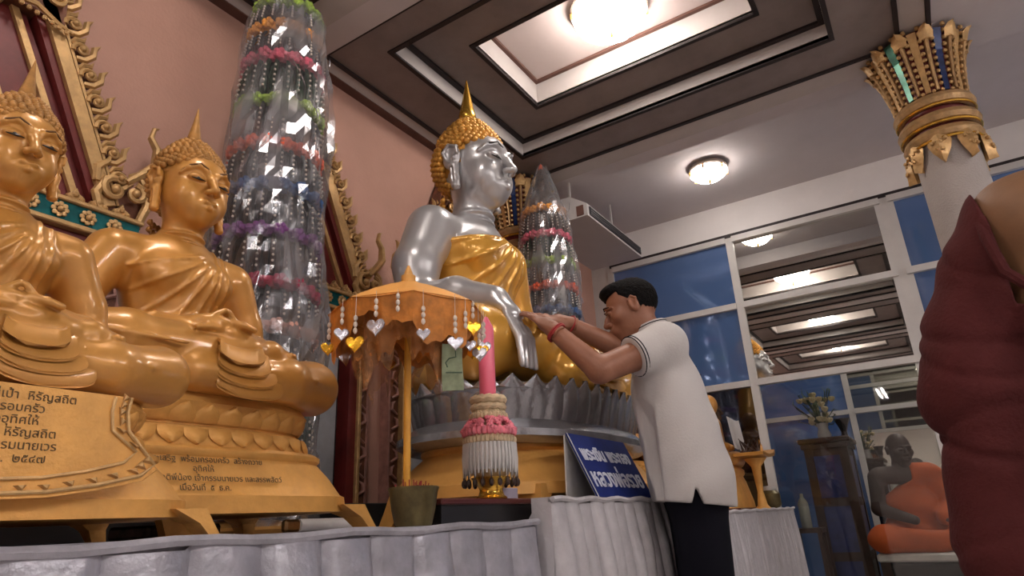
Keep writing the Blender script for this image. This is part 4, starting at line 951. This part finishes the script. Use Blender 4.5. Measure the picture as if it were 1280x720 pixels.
# ---- the monk sitting behind the glass
Q = Vector((5.50, .24, .50)); 
F = Field((-.42, -.42, -.02), (.42, .42, .80), .009)
F.cone((-.06, 0, .10), (.06, 0, .10), .13, .13, .05); F.cone((-.05, 0, .28), (.05, 0, .28), .115, .115, .05); F.cone((-.16, -.01, .50), (.16, -.01, .50), .062, .062, .06); F.cone((0, 0, .5), (0, -.02, .60), .06, .05, .03)
for s in (-1, 1): F.chain([(s*.19, 0, .49), (s*.24, -.05, .28), (s*.10, -.22, .20)], [.055, .045, .03], .02); F.chain([(s*.10, 0, .09), (s*.30, -.19, .09), (-s*.04, -.26, .06)], [.07, .05, .035], .03)
m2 = link('person', joinm('person', [(F.mesh('b', M['skin3']), Matrix.Identity(4)), (HEADM, Matrix.Translation((0, -.03, .665)) @ Matrix.Rotation(.12, 4, 'X'))], M['skin3']), None, Q)
m2.rotation_euler = (0, 0, math.radians(-62)); m2['label'] = 'monk in a bright orange robe sitting cross-legged on a bench behind the glass'; m2['category'] = 'person'
F = Field((-.45, -.42, -.02), (.45, .42, .62), .009)
F.cone((-.06, 0, .10), (.06, 0, .10), .145, .145, .05); F.cone((-.05, 0, .28), (.05, 0, .28), .13, .13, .05); F.cone((-.04, -.01, .50), (.16, -.01, .50), .075, .075, .06)
F.chain([(.19, 0, .49), (.24, -.05, .28), (.10, -.20, .20)], [.07, .065, .05], .03)
for s in (-1, 1): F.chain([(s*.10, 0, .09), (s*.32, -.20, .09), (-s*.04, -.27, .06)], [.10, .085, .055], .03)
F.warp((-.45, -.42, -.02), (.45, .42, .62), lambda X, Y, Z: .005*np.sin(40*Z+12*X)+0*Y)
F.cut(lambda X, Y, Z: np.minimum(Z-(.40+.5*(X+.10)), .02-X)+0*Y)
link('robe', F.mesh('robe', M['robe2']), m2)
t = root('bench', 'low pale-topped bench under the orange-robed monk behind the glass', 'bench', (5.55, .22, 0))
MB().box((0, -.03, .475), (.80, .60, .05), bev=.01).build('seat', M['white'], t)
for sx in (-1, 1):
    for sy in (-1, 1): MB().box((sx*.35, -.03+sy*.26, .225), (.06, .06, .45)).build('leg', M['wood'], t)
MB().box((0, -.03, .40), (.72, .54, .08)).build('apron', M['black'], t)
# ================================================================ WRAPPED OFFERING TOWERS
PUFF = MB().ball((0, 0, 0), 1, 8, 6).mesh('flower', M['pink_petal'], True)
def puff(m):
    b = MB(); 
    b.ball((0, 0, 0), .027, 8, 6, (.8, 1, .85))
    for i in range(5): a = 2*PI*i/5; b.ball((.013, .015*math.cos(a), .014*math.sin(a)), .013, 6, 4)
    return b.mesh('flower', m, True)
COLS = {}
for n, c in (('orange_tulle', (.72, .30, .05)), ('rose_tulle', (.62, .10, .16)), ('lime_tulle', (.28, .42, .06)), ('coral_tulle', (.75, .11, .04)), ('blue_tulle', (.03, .09, .24)), ('purple_tulle', (.17, .05, .20)), ('crimson_tulle', (.32, .02, .06)), ('blush_tulle', (.62, .34, .27))):
    M[n] = mat(n, c, .75, var=.25, scale=40, bump=.4, bscale=90); COLS[n] = puff(M[n])
def fringe(r0, r1, z0, z1, n, m, seed, parent):
    rnd = random.Random(seed); b = MB(); bd = MB()
    for row in range(2):
        for i in range(n):
            a = 2*PI*(i+.5*row)/n+rnd.uniform(-.03, .03); w = .010; c, s = math.cos(a), math.sin(a); pts = []
            zz0 = z0-.03*row; 
            for j in range(4):
                f = j/3; r = r0+(r1-r0)*f+.014*math.sin(PI*f)+rnd.uniform(-.004, .004)-.012*row; pts.append((r*c, r*s, zz0+(z1-z0)*f))
            b.tube(pts, [w, w*1.1, w, w*.5], 5, flat=.45)
            if row == 0:
                for j in range(5): f = .30+.15*j; r = r0+(r1-r0)*f+.024; bd.ball((r*c, r*s, z0+(z1-z0)*f), .0048, 5, 4)
    b.build('tassel_fringe', m, parent, True, kind='stuff'); bd.build('bead_strings', M['bead'], parent, kind='stuff')
def tower(label, x, y, zb, tiers, rtop, tip, seed=1, wr=1.0, k=1.0):
    tip *= k; tiers = [(z*k, r*k, c, f) for z, r, c, f in tiers]
    t = root('offering_tower', label, 'offering tower', (x, y, zb)); rnd = random.Random(seed)
    MB().lathe([(.012, 0), (.012, tiers[0][0]+.05)], n=8).build('core_pole', M['wood'], t)
    MB().lathe([(.16, 0), (.17, .012), (.15, .03), (.10, .04)], n=24).build('base', M['goldmat'], t, True)
    for i, (z, r, col, fm) in enumerate(tiers):
        zn = tiers[i+1][0] if i+1 < len(tiers) else .06; rn = tiers[i+1][1] if i+1 < len(tiers) else r+.01
        g = MB().tube([(r*.90*math.cos(2*PI*k/24), r*.90*math.sin(2*PI*k/24), z) for k in range(25)], .022, 6, False).build('garland', M[col], t, True)
        n = 16
        for k in range(n):
            a = 2*PI*(k+rnd.uniform(-.12, .12))/n; o = link('flower', COLS[col], g, (r*.97*math.cos(a), r*.97*math.sin(a), z+rnd.uniform(-.006, .006))); o.rotation_euler = (0, 0, a)
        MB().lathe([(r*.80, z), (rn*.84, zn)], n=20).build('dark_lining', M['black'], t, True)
        fringe(r*.93, rn*.95, z-.015, zn+.03, 24, M[fm], seed*10+i, t)
    top = tiers[0]
    MB().lathe([(top[1]*.95, top[0]+.01), (top[1]*.55, top[0]+(tip-top[0])*.35), (.03, top[0]+(tip-top[0])*.8), (.004, tip-.02)], n=16).build('peak', M['brownfoil'], t, True)
    # crumpled cellophane
    prof = [(tiers[-1][1]+.035, .02)]+[(r+.026, z) for z, r, _, _ in tiers[::-1]]+[(top[1]*.72+.02, top[0]+(tip-top[0])*.3), (.05, top[0]+(tip-top[0])*.75), (.008, tip)]
    zs = np.linspace(.02, tip, 46); rr = np.interp(zs, [p[1] for p in prof], [p[0] for p in prof]); N = 40; rings = []
    ph = [rnd.uniform(0, 6) for _ in range(8)]
    for j, z in enumerate(zs):
        ring = []
        for i in range(N):
            a = 2*PI*i/N; r = rr[j]*(1+.035*math.sin(5*a+6*z+ph[0])+.03*math.sin(9*a-11*z+ph[1]))+rnd.uniform(-.006, .009)*(1 if rr[j] > .03 else .2)
            if math.cos(a-PI*1.93) > .93: r += .020*(1+math.sin(7*z+ph[2]))
            ring.append((r*math.cos(a), r*math.sin(a), z))
        rings.append(ring)
    MB().loft(rings, False).build('cellophane_wrap', M['wrap'], t)
    # loose tape and folds catching light
    for k in range(14):
        a = rnd.uniform(3.6, 6.0); z = rnd.uniform(.15, tip-.3); r = float(np.interp(z, zs, rr))+.014; da = rnd.uniform(-.35, .35); dz = rnd.uniform(-.10, .10)
        MB().tube([((r+.004*math.sin(3*f))*math.cos(a+da*f), (r+.004*math.sin(3*f))*math.sin(a+da*f), z+dz*f) for f in (0, .25, .5, .75, 1)], [.0006, .0028, .0022, .0025, .0006], 4, flat=.3).build('cellophane_crease', M['foil'], t)
    return t
zb = .82
tower('tall multicoloured offering tower in cellophane behind the middle golden statue, cut by the top edge', 1.325, 1.865, zb,
      [(2.13, .128, 'lime_tulle', 'greyfoil'), (1.985, .140, 'orange_tulle', 'greyfoil'), (1.83, .150, 'rose_tulle', 'greenfoil'), (1.61, .160, 'lime_tulle', 'greyfoil'), (1.41, .166, 'coral_tulle', 'greyfoil'), (1.225, .174, 'blue_tulle', 'greyfoil'), (1.035, .180, 'purple_tulle', 'brownfoil'), (.835, .184, 'crimson_tulle', 'greyfoil'), (.670, .188, 'blush_tulle', 'greyfoil'), (.42, .190, 'lime_tulle', 'greenfoil'), (.22, .192, 'rose_tulle', 'greyfoil')], .1, 2.30, 2, k=.94)
tower('smaller multicoloured offering tower in cellophane between the silver statue and the air conditioner', 3.20, 1.74, zb,
      [(1.80, .120, 'orange_tulle', 'brownfoil'), (1.62, .140, 'rose_tulle', 'greenfoil'), (1.44, .150, 'lime_tulle', 'greyfoil'), (1.28, .155, 'coral_tulle', 'greyfoil'), (1.13, .160, 'blue_tulle', 'greyfoil'), (.92, .165, 'purple_tulle', 'bluefoil'), (.68, .165, 'crimson_tulle', 'greyfoil'), (.40, .168, 'lime_tulle', 'greenfoil')], .1, 2.17, 5)
MB().lathe([(.0, .0), (.02, .01), (.012, .05), (.0, .075)], n=8, c=(0, 0, 0)).build('bow', M['coral_tulle'], [o for o in S.objects if o.name == 'offering_tower.001'][0], True, (0, 0, 2.10))

# ================================================================ UMBRELLA, POT, CANDLE, SIGN
ux, uy = 1.115, 1.0
t = root('tiered_umbrella', 'small amber cloth ceremonial umbrella hung with hearts, standing in the olive pot', 'umbrella', (ux, uy, .84))
MB().tube([(0, 0, 0), (0, 0, .50)], .0085, 10).build('pole', M['yellowpole'], t, True)
N = 8; R = .188
def canopy(r0, z0, r1, z1, sag, n=8, sub=6):
    rings = []
    for f in (0, .3, .6, .85, 1):
        ring = []
        for i in range(n*sub):
            a = 2*PI*i/(n*sub); u = (i % sub)/sub; k = 1-.055*math.sin(PI*u)*f; r = (r0+(r1-r0)*f)*k; ring.append((r*math.cos(a), r*math.sin(a), z0+(z1-z0)*f-sag*math.sin(PI*f)*-1*.3-.006*math.sin(PI*u)*f))
        rings.append(ring)
    return rings
MB().loft(canopy(.008, .548, R, .458, .02), False).build('canopy', M['umbrella'], t, True)
for i in range(N):
    a = 2*PI*i/N; MB().tube([(.01*math.cos(a), .01*math.sin(a), .548), (R*.98*math.cos(a), R*.98*math.sin(a), .454)], .0022, 5).build('rib', M['yellowpole'], t)
MB().lathe([(.018, .540), (.018, .562), (.012, .565), (.009, .575), (.003, .59)], n=12).build('finial', M['goldmat'], t, True)
rnd = random.Random(4); rings = []
for j, f in enumerate((0, .3, .6, 1)):
    ring = []
    for i in range(96):
        a = 2*PI*i/96; drop = .075+.030*math.sin(3*a+1)+.014*math.sin(11*a)+.008*math.sin(23*a+2); r = (R*.985-.004*abs(math.sin(16*a))*f-.012*f)*(1-.055*math.sin(PI*((i % 12)/12))); ring.append((r*math.cos(a), r*math.sin(a), (.458-drop*f)))
    rings.append(ring)
MB().loft(rings, False).build('valance', M['valance'], t, True)
rings = []
for f in (0, .5, 1):
    rings.append([((.105-.008*f+.006*math.sin(14*a)*f)*math.cos(a), (.105-.008*f+.006*math.sin(14*a)*f)*math.sin(a), .485-(.095+.02*math.sin(5*a)+.012*math.sin(17*a))*f) for a in [2*PI*i/80 for i in range(80)]])
MB().loft(rings, False).build('inner_valance', M['valance'], t, True)
rings = []
for f in (0, .35, .7, 1):
    rings.append([((.140-.020*f+.010*math.sin(19*a)*f)*math.cos(a), (.140-.020*f+.010*math.sin(19*a)*f)*math.sin(a), .455-(.135+.035*math.sin(4*a+2)+.022*math.sin(13*a)+.012*math.sin(29*a))*f) for a in [2*PI*i/116 for i in range(116)]])
MB().loft(rings, False).build('net_fringe', mat('brown_net', (.46, .20, .06), .6, var=.5, scale=30, alpha=.5), t, True)
def heart(sc, m):
    pts = []
    for i in range(24):
        q = 2*PI*i/24; pts.append((sc*.0105*1.6*math.sin(q)**3*1.0, sc*.0105*(1.3*math.cos(q)-.5*math.cos(2*q)-.2*math.cos(3*q)-.1*math.cos(4*q))))
    return MB().prism(pts, -.002, .002, bevel=.001).mesh('heart', m)
HS, HG = heart(1, M['foil']), heart(1, M['goldfoil'])
pend = [(200, .030, 'S', 1.25), (215, .022, 0, 0), (232, .050, 'S', .9), (246, .018, 'G', 1.1), (256, .062, 'S', 1.05), (266, .045, 0, 0), (275, .015, 'G', 1.15), (284, .070, 'S', 1.1), (292, .055, 'G', .9), (302, .040, 'S', 1.1), (318, .022, 'S', 1.0), (338, .026, 'G', 1.1), (20, .03, 'S', 1), (60, .04, 'G', 1), (100, .03, 'S', 1), (140, .04, 'G', 1), (170, .03, 'S', 1), (184, .06, 'G', 1.2)]
for ang, dr, kd, sc in pend:
    a = math.radians(ang); rr_ = R*.97 if int(ang) % 3 else R*.8; p = Vector((rr_*math.cos(a), rr_*math.sin(a), .462-dr))
    b = MB(); b.tube([(0, 0, dr), (0, 0, -.03)], .0007, 4)
    for k in range(3): b.ball((0, 0, .006-.014*k), .0058, 8, 5, (.8, .8, 1.25))
    s_ = b.build('bead_string', M['bead'], t, True, p)
    if kd: h = link('heart', HS if kd == 'S' else HG, s_, (0, 0, -.050)); h.rotation_euler = (0, 0, random.Random(ang).uniform(-1.3, -.4)); h.scale = (sc,)*3
# banknote hanging from the umbrella
t2 = root('banknote', 'folded green banknote hanging from the rim of the amber umbrella', 'banknote', (1.100, .855, .82+.378), rz=-.80)
rings = []
for j in range(7):
    f = j/6; rings.append([(x, .010*math.sin(4*f+x*30), -.105*f) for x in (-.023, -.008, .008, .023)]+[(x, .0012+.010*math.sin(4*f+x*30), -.105*f) for x in (.023, .008, -.008, -.023)])
nt_ = MB().loft(rings).build('paper', M['note'], t2, True)
MB().tube([(0, -.002, 0), (0, 0, .06)], .0008, 4).build('thread', M['bead'], t2)
MB().tube([(.006, -.004, -.004), (.007, -.006, -.03), (-.008, -.008, -.034), (-.016, -.008, -.044), (-.012, -.008, -.054)], .0016, 5).build('printed_mark', M['noteink'], t2)
MB().box((.002, -.009, -.066), (.036, .001, .003)).build('printed_line', M['noteink'], t2)
# pot
t = root('incense_pot', 'olive-gold ridged pot of ash holding the umbrella pole', 'pot', (ux, uy-.02, .82))
MB().lathe([(.038, 0), (.040, .004), (.047, .035), (.052, .070), (.055, .078), (.053, .081), (.049, .078), (.046, .068), (.0, .066)], n=40, wob=lambda a, z: 1+.02*math.cos(20*a)).build('pot', M['olive'], t, True)
b = MB(); rnd = random.Random(8); b.lathe([(.048, .066), (.03, .076), (.0, .078)], n=20)
b.build('ash', M['ash'], t, True)
sb = MB()
for i in range(26):
    a = rnd.uniform(0, 2*PI); r = rnd.uniform(.012, .04); h = rnd.uniform(.010, .028); sb.tube([(r*math.cos(a), r*math.sin(a), .07), (r*math.cos(a)*1.1, r*math.sin(a)*1.1, .07+h)], .0016, 4)
sb.build('incense_stubs', M['redthread'], t, kind='stuff')
# plastic bag and white pipe behind the pot
t = root('plastic_bag', 'crumpled clear plastic bag between the olive pot and the lacquer tray', 'bag', (1.215, 1.03, .82))
rings = []; rnd = random.Random(3)
for z, r in ((0, .030), (.015, .038), (.04, .036), (.06, .026), (.075, .012), (.085, .018)): rings.append([((r+rnd.uniform(-.006, .006))*math.cos(2*PI*i/14), (r+rnd.uniform(-.006, .006))*.8*math.sin(2*PI*i/14), z) for i in range(14)])
MB().loft(rings).build('film', M['wrap'], t)
o = MB().tube([(-.16, 0, 0), (.05, 0, 0)], .018, 14).build('white_pipe', M['white'], None, True, (1.36, 1.72, .915)); o['label'] = 'short white pipe lying low behind the olive pot against the wall'; o['category'] = 'pipe'
o.location = (1.48, 1.60, .838)
# lacquer tray-box
t = root('lacquer_stand', 'low red-topped black lacquer stand under the pink candle', 'stand', (1.385, 1.003, .82))
MB().box((0, 0, .022), (.41, .095, .044)).build('body', M['black'], t); MB().box((0, 0, .049), (.43, .115, .014), bev=.003).build('top', M['tray'], t)
o = MB().box((0, 0, .0), (.10, .05, .030), bev=.002).build('card_box', M['lavender'], None, False, (1.515, 1.02, .891)); o['label'] = 'pale lavender card box on the lacquer stand right of the candle bowl'; o['category'] = 'box'
# candle stand
cx, cy, cz = 1.435, .995, .876
t = root('garland_stand', 'tiered stand of pink and cream flower garlands over a gold bowl', 'garland stand', (cx, cy, cz))
MB().lathe([(.040, 0), (.042, .004), (.034, .010), (.030, .022), (.036, .038), (.050, .050), (.052, .054)], n=32).build('gold_bowl', M['brightgold'], t, True)
MB().lathe([(.03, .05), (.060, .075), (.064, .155), (.05, .175), (.03, .20), (.025, .26)], n=24).build('core', M['cream_bud'], t, True)
def budring(z, r, rb, n, m, nm, rows=1):
    b = MB()
    for q in range(rows):
        for i in range(n):
            a = 2*PI*(i+.5*q)/n; b.ball(((r-.006*q)*math.cos(a), (r-.006*q)*math.sin(a), z+rb*1.1*q), rb, 6, 4, (1, 1, 1.3))
    return b.build(nm, m, t, True, kind='stuff')
MB().lathe([(.061, .14), (.063, .10), (.064, .072)], n=32, cap=False).build('fringe_lining', M['white'], t, True)
budring(.148, .066, .0075, 36, M['cream_bud'], 'cream_band', 2)
budring(.170, .066, .0095, 30, M['pink_petal'], 'petal_frill', 1)
b = MB(); rnd = random.Random(5)
for i in range(150):
    a = rnd.uniform(0, 2*PI); f = rnd.random(); r = .072-.026*f; b.ball((r*math.cos(a), r*math.sin(a), .172+.034*f), .008, 5, 4, (1, 1, .8))
b.build('pink_garland', M['pink_petal'], t, True, kind='stuff')
budring(.212, .046, .0072, 28, M['cream_bud'], 'cream_garland', 2)
for z, r, q in ((.236, .040, .010), (.256, .040, .012)): MB().tube([(r*math.cos(2*PI*i/36), r*math.sin(2*PI*i/36), z+.002*math.sin(12*PI*2*i/36)) for i in range(37)], q, 8, False).build('rope_garland', M['cream_bud'], t, True)
fr = MB(); zz = MB()
for i in range(40):
    a = 2*PI*i/40; r = .067; c, s = math.cos(a), math.sin(a); fr.tube([(r*c, r*s, .140), (r*1.03*c, r*1.03*s, .10), (r*1.04*c, r*1.04*s, .055+.008*(i % 2))], [.0052, .0056, .0024], 5)
    if i % 2 == 0: zz.tube([(r*1.06*c, r*1.06*s, .105), (r*1.06*c, r*1.06*s, .050)], .002, 4); zz.ball((r*1.05*c, r*1.05*s, .040), .0065, 6, 5, (1, 1, 1.7))
fr.build('white_fringe', M['white'], t, True, kind='stuff'); zz.build('tassels', M['brownfoil'], t, True, kind='stuff')
t = root('candle', 'tall pink candle standing on the garland stand', 'candle', (cx, cy, cz+.262))
MB().lathe([(.021, 0), (.0225, .01), (.0225, .195), (.020, .205), (.012, .222), (.007, .232), (.0, .234)], n=28).build('wax', M['pink_wax'], t, True)
MB().tube([(0, 0, .23), (.001, 0, .242)], .0012, 5).build('wick', M['cream_bud'], t)
# blue sign
t = root('sign', 'blue tent sign with white Thai lettering standing on the raised shelf', 'sign', (2.030, .872, .874))
w, h = .44, .218; tl = math.radians(25)
Rm = Euler((PI/2-tl, 0, 0)).to_matrix().to_4x4()
bd = MB().box((0, h/2, 0), (w, h, .005)).build('board', M['signblue'], t); bd.matrix_local = Rm
for i, (ln, sz, y) in enumerate((('พระเงิน พระทอง', .066, h*.585), ('หลวงพ่อรวย', .084, h*.17))):
    tm = text_mesh(ln, sz, .0006, M['lettering'], bold=.0022); tw = max(v.co.x for v in tm.vertices)-min(v.co.x for v in tm.vertices); k_ = .375/tw if i == 0 else .385/tw
    tm.transform(Matrix.Diagonal((k_, 1, 1, 1))); o = link('lettering', tm, bd, (0, y, .0032))
MB().box((-w/2+.003, h/2, 0), (.004, h, .008)).build('edge_strip', M['white'], bd)
bk = MB().loft([[(-w/2, .104, -.052), (w/2, .104, -.052), (w/2, .109, -.052), (-w/2, .109, -.052)], [(-w/2, .096, .193), (w/2, .096, .193), (w/2, .100, .193), (-w/2, .100, .193)]]).build('back_leaf', M['white'], t)
# clutter under the pedestals
for nm, lab, x, y, d, m in (('wooden_block', 'small tan wooden block under the middle golden statue, near its right leg', 1.10, 1.36, (.055, .02, .030), 'giltlit'), ('cloth_bundle', 'dark folded cloth under the middle golden statue', .86, 1.48, (.20, .12, .028), 'brownfoil'), ('paper_scrap', 'pale scrap of paper under the left-edge golden statue', .60, 1.26, (.03, .012, .026), 'white')):
    o = MB().box((0, 0, d[2]/2), d, rz=.2, bev=.006).build(nm, M[m], None, False, (x, y, .82)); o['label'] = lab; o['category'] = nm.split('_')[-1]

o = MB().box((0, 0, 0), (2.46, .025, .10), bev=.004).build('shade_board', M['black'], None, False, (.24, 2.065, .87)); o['label'] = 'added black board that supplies the dark under the golden statues'; o['category'] = 'board'  # boards added; their black gives the shade under the pedestals
o = MB().box((0, 0, 0), (1.40, .025, .10), bev=.004).build('shade_board', M['black'], None, False, (2.22, 2.045, .87)); o['label'] = 'added black board that supplies the dark under the silver-skinned statue'; o['category'] = 'board'
# ================================================================ RIGHT OF THE MAN
# small wrapped statue with offerings on the right-hand table
t = root('wrapped_statue', 'small gilt seated figure draped in pale cloth on the table right of the man', 'statue', (4.30, 1.21, .82))
MB().loft([sell(.27, .17, 0, e=4), sell(.265, .165, .05, e=4), sell(.22, .14, .17, e=4), sell(.20, .13, .20, e=4), sell(.215, .14, .215, e=4), sell(.215, .14, .24, e=4), sell(.18, .12, .26, e=4)]).build('base', M['goldmat'], t, True)
MB().box((0, 0, -.0), (.56, .36, .02)).build('plinth', M['tray'], t)
F = Field((-.26, -.22, .2), (.26, .20, .80), .007)
for s in (-1, 1): F.chain([(s*.06, .02, .31), (s*.19, -.08, .31), (-s*.05, -.13, .30)], [.06, .05, .03], .03); F.chain([(s*.10, 0, .53), (s*.15, 0, .42), (s*.05, -.10, .38)], [.035, .03, .02], .02)
F.cone((0, .01, .33), (0, .01, .52), .09, .08, .04); F.cone((-.08, .01, .53), (.08, .01, .53), .04, .04, .03); F.cone((0, 0, .55), (0, 0, .60), .035, .03, .02); F.ell((0, -.005, .66), (.055, .06, .07), .02)
link('figure', F.mesh('figure', M['gold']), t)
MB().loft([[(x, -.02-.10*math.sin(PI*f)*0-.115-.02*f+.01*math.sin(30*x), .56-.20*f+.006*math.sin(40*x)) for x in np.linspace(-.10, .16, 12)] for f in (0, .3, .6, 1)], False, False).build('cloth', M['white'], t, True)
t = root('offering_tray', 'gilt tray with an upturned curled tip in front of the wrapped statue', 'tray', (4.34, .975, .82))
MB().lathe([(.05, 0), (.03, .02), (.018, .10), (.03, .25), (.07, .30)], n=20).build('stem', M['goldmat'], t, True)
MB().loft([[(x, -.09+.0*x, z), (x, .09, z), (x, .09, z+.02), (x, -.09, z+.02)] for x, z in ((-.16, .31), (0, .30), (.14, .315), (.19, .34))]).build('dish', M['gold'], t, True)
MB().tube([(.17, 0, .33), (.215, 0, .35), (.225, 0, .39), (.205, 0, .43)], [.018, .016, .010, .003], 8).build('curled_tip', M['gold'], t, True)
bb = MB(); rnd = random.Random(2)
for i in range(16): bb.tube([(rnd.uniform(-.10, .12), rnd.uniform(-.05, .05), .32), (rnd.uniform(-.12, .16), rnd.uniform(-.08, .08), .40+.03*rnd.random())], [.012, .002], 5)
bb.build('dark_leaves', M['wood'], t, True, kind='stuff')
t = root('glass_jar', 'squat greenish glass jar with a pale lid at the right end of the pleated table', 'jar', (4.62, .985, .82))
MB().lathe([(.05, 0), (.065, .02), (.065, .09), (.045, .11)], n=24).build('jar', M['olive'], t, True); MB().lathe([(.045, .108), (.048, .112), (.048, .135), (.0, .14)], n=20).build('lid', M['white'], t, True)
o = MB().lathe([(.03, 0), (.035, .01), (.035, .16), (.02, .19), (.012, .20), (.012, .225), (.0, .226)], n=20).build('plastic_bottle', mat('bottle_plastic', (.30, .32, .28), .25, alpha=.75), None, True, (5.02, .86, .68))
o['label'] = 'cloudy plastic bottle on the small stool just beyond the pleated table'; o['category'] = 'bottle'
t = root('stool', 'small dark stool holding the cloudy plastic bottle behind the glass', 'stool', (5.04, .86, 0)); MB().box((0, 0, .665), (.2, .2, .03)).build('seat', M['wood'], t)
for sx in (-1, 1):
    for sy in (-1, 1): MB().box((sx*.08, sy*.08, .325), (.025, .025, .65)).build('leg', M['wood'], t)
# cabinet behind the glass
t = root('display_cabinet', 'tall dark wooden cabinet with blue panes behind the glass partition', 'cabinet', (5.62, .70, 0))
W_, D_, H_ = .30, .42, 1.27     # y, x, z
for sx in (-1, 1):
    for sy in (-1, 1): MB().box((sx*(D_/2-.03), sy*(W_/2-.03), H_/2), (.06, .06, H_)).build('post', M['wood'], t)
for z in (.10, .47, .84, 1.20): MB().box((0, 0, z), (D_-.01, W_-.01, .06)).build('shelf', M['wood'], t)
MB().box((0, 0, H_+.01), (D_+.06, W_+.06, .04), bev=.01).build('cornice', M['wood'], t); MB().box((0, 0, H_-.03), (D_+.03, W_+.03, .03)).build('cornice_band', M['wood'], t)
for z0, z1 in ((.12, .45), (.49, .82), (.86, 1.18)):
    MB().box((-D_/2+.012, 0, (z0+z1)/2), (.008, W_-.08, z1-z0)).build('front_pane', M['cabblue'], t)
    for s in (-1, 1): MB().box((0, s*(W_/2-.012), (z0+z1)/2), (D_-.08, .008, z1-z0)).build('side_pane', M['cabblue'] if z0 > .3 else M['black'], t)
t = root('flower_vase', 'cream flowers in a pale vase on top of the dark cabinet', 'flowers', (5.55, .70, 1.30))
MB().lathe([(.04, 0), (.05, .03), (.035, .08), (.045, .12)], n=18).build('vase', M['white'], t, True)
rnd = random.Random(6); lf = MB(); 
for i in range(46):
    a = rnd.uniform(0, 2*PI); p = Vector((rnd.uniform(.02, .12)*math.cos(a), rnd.uniform(.02, .17)*math.sin(a)+.03, rnd.uniform(.10, .38))); q = p+Vector((rnd.uniform(-.05, .05), rnd.uniform(-.05, .05), rnd.uniform(-.02, .06)))
    lf.tube([(0, 0, .10), p, q], [.002, .014, .001], 4, flat=.3)
lf.build('leaves', M['leaf'], t, kind='stuff')
FL = MB(); FL.ball((0, 0, 0), .022, 8, 5)
for i in range(6): a = 2*PI*i/6; FL.ball((.016*math.cos(a), .016*math.sin(a), .006), .013, 6, 4)
FL = FL.mesh('blossom', M['flower'], True)
for i in range(22):
    a = rnd.uniform(0, 2*PI); link('blossom', FL, t, (-.03+.09*math.cos(a)*rnd.random(), .03+.15*math.sin(a)*rnd.random(), rnd.uniform(.11, .34)))
t = root('black_vase', 'flared black vase beside the cream flowers on the cabinet', 'vase', (5.60, .565, 1.30), sc=.75)
MB().lathe([(.03, 0), (.035, .02), (.03, .06), (.05, .12), (.085, .19), (.08, .19), (.04, .11)], n=6, cap=False).build('body', M['black'], t)
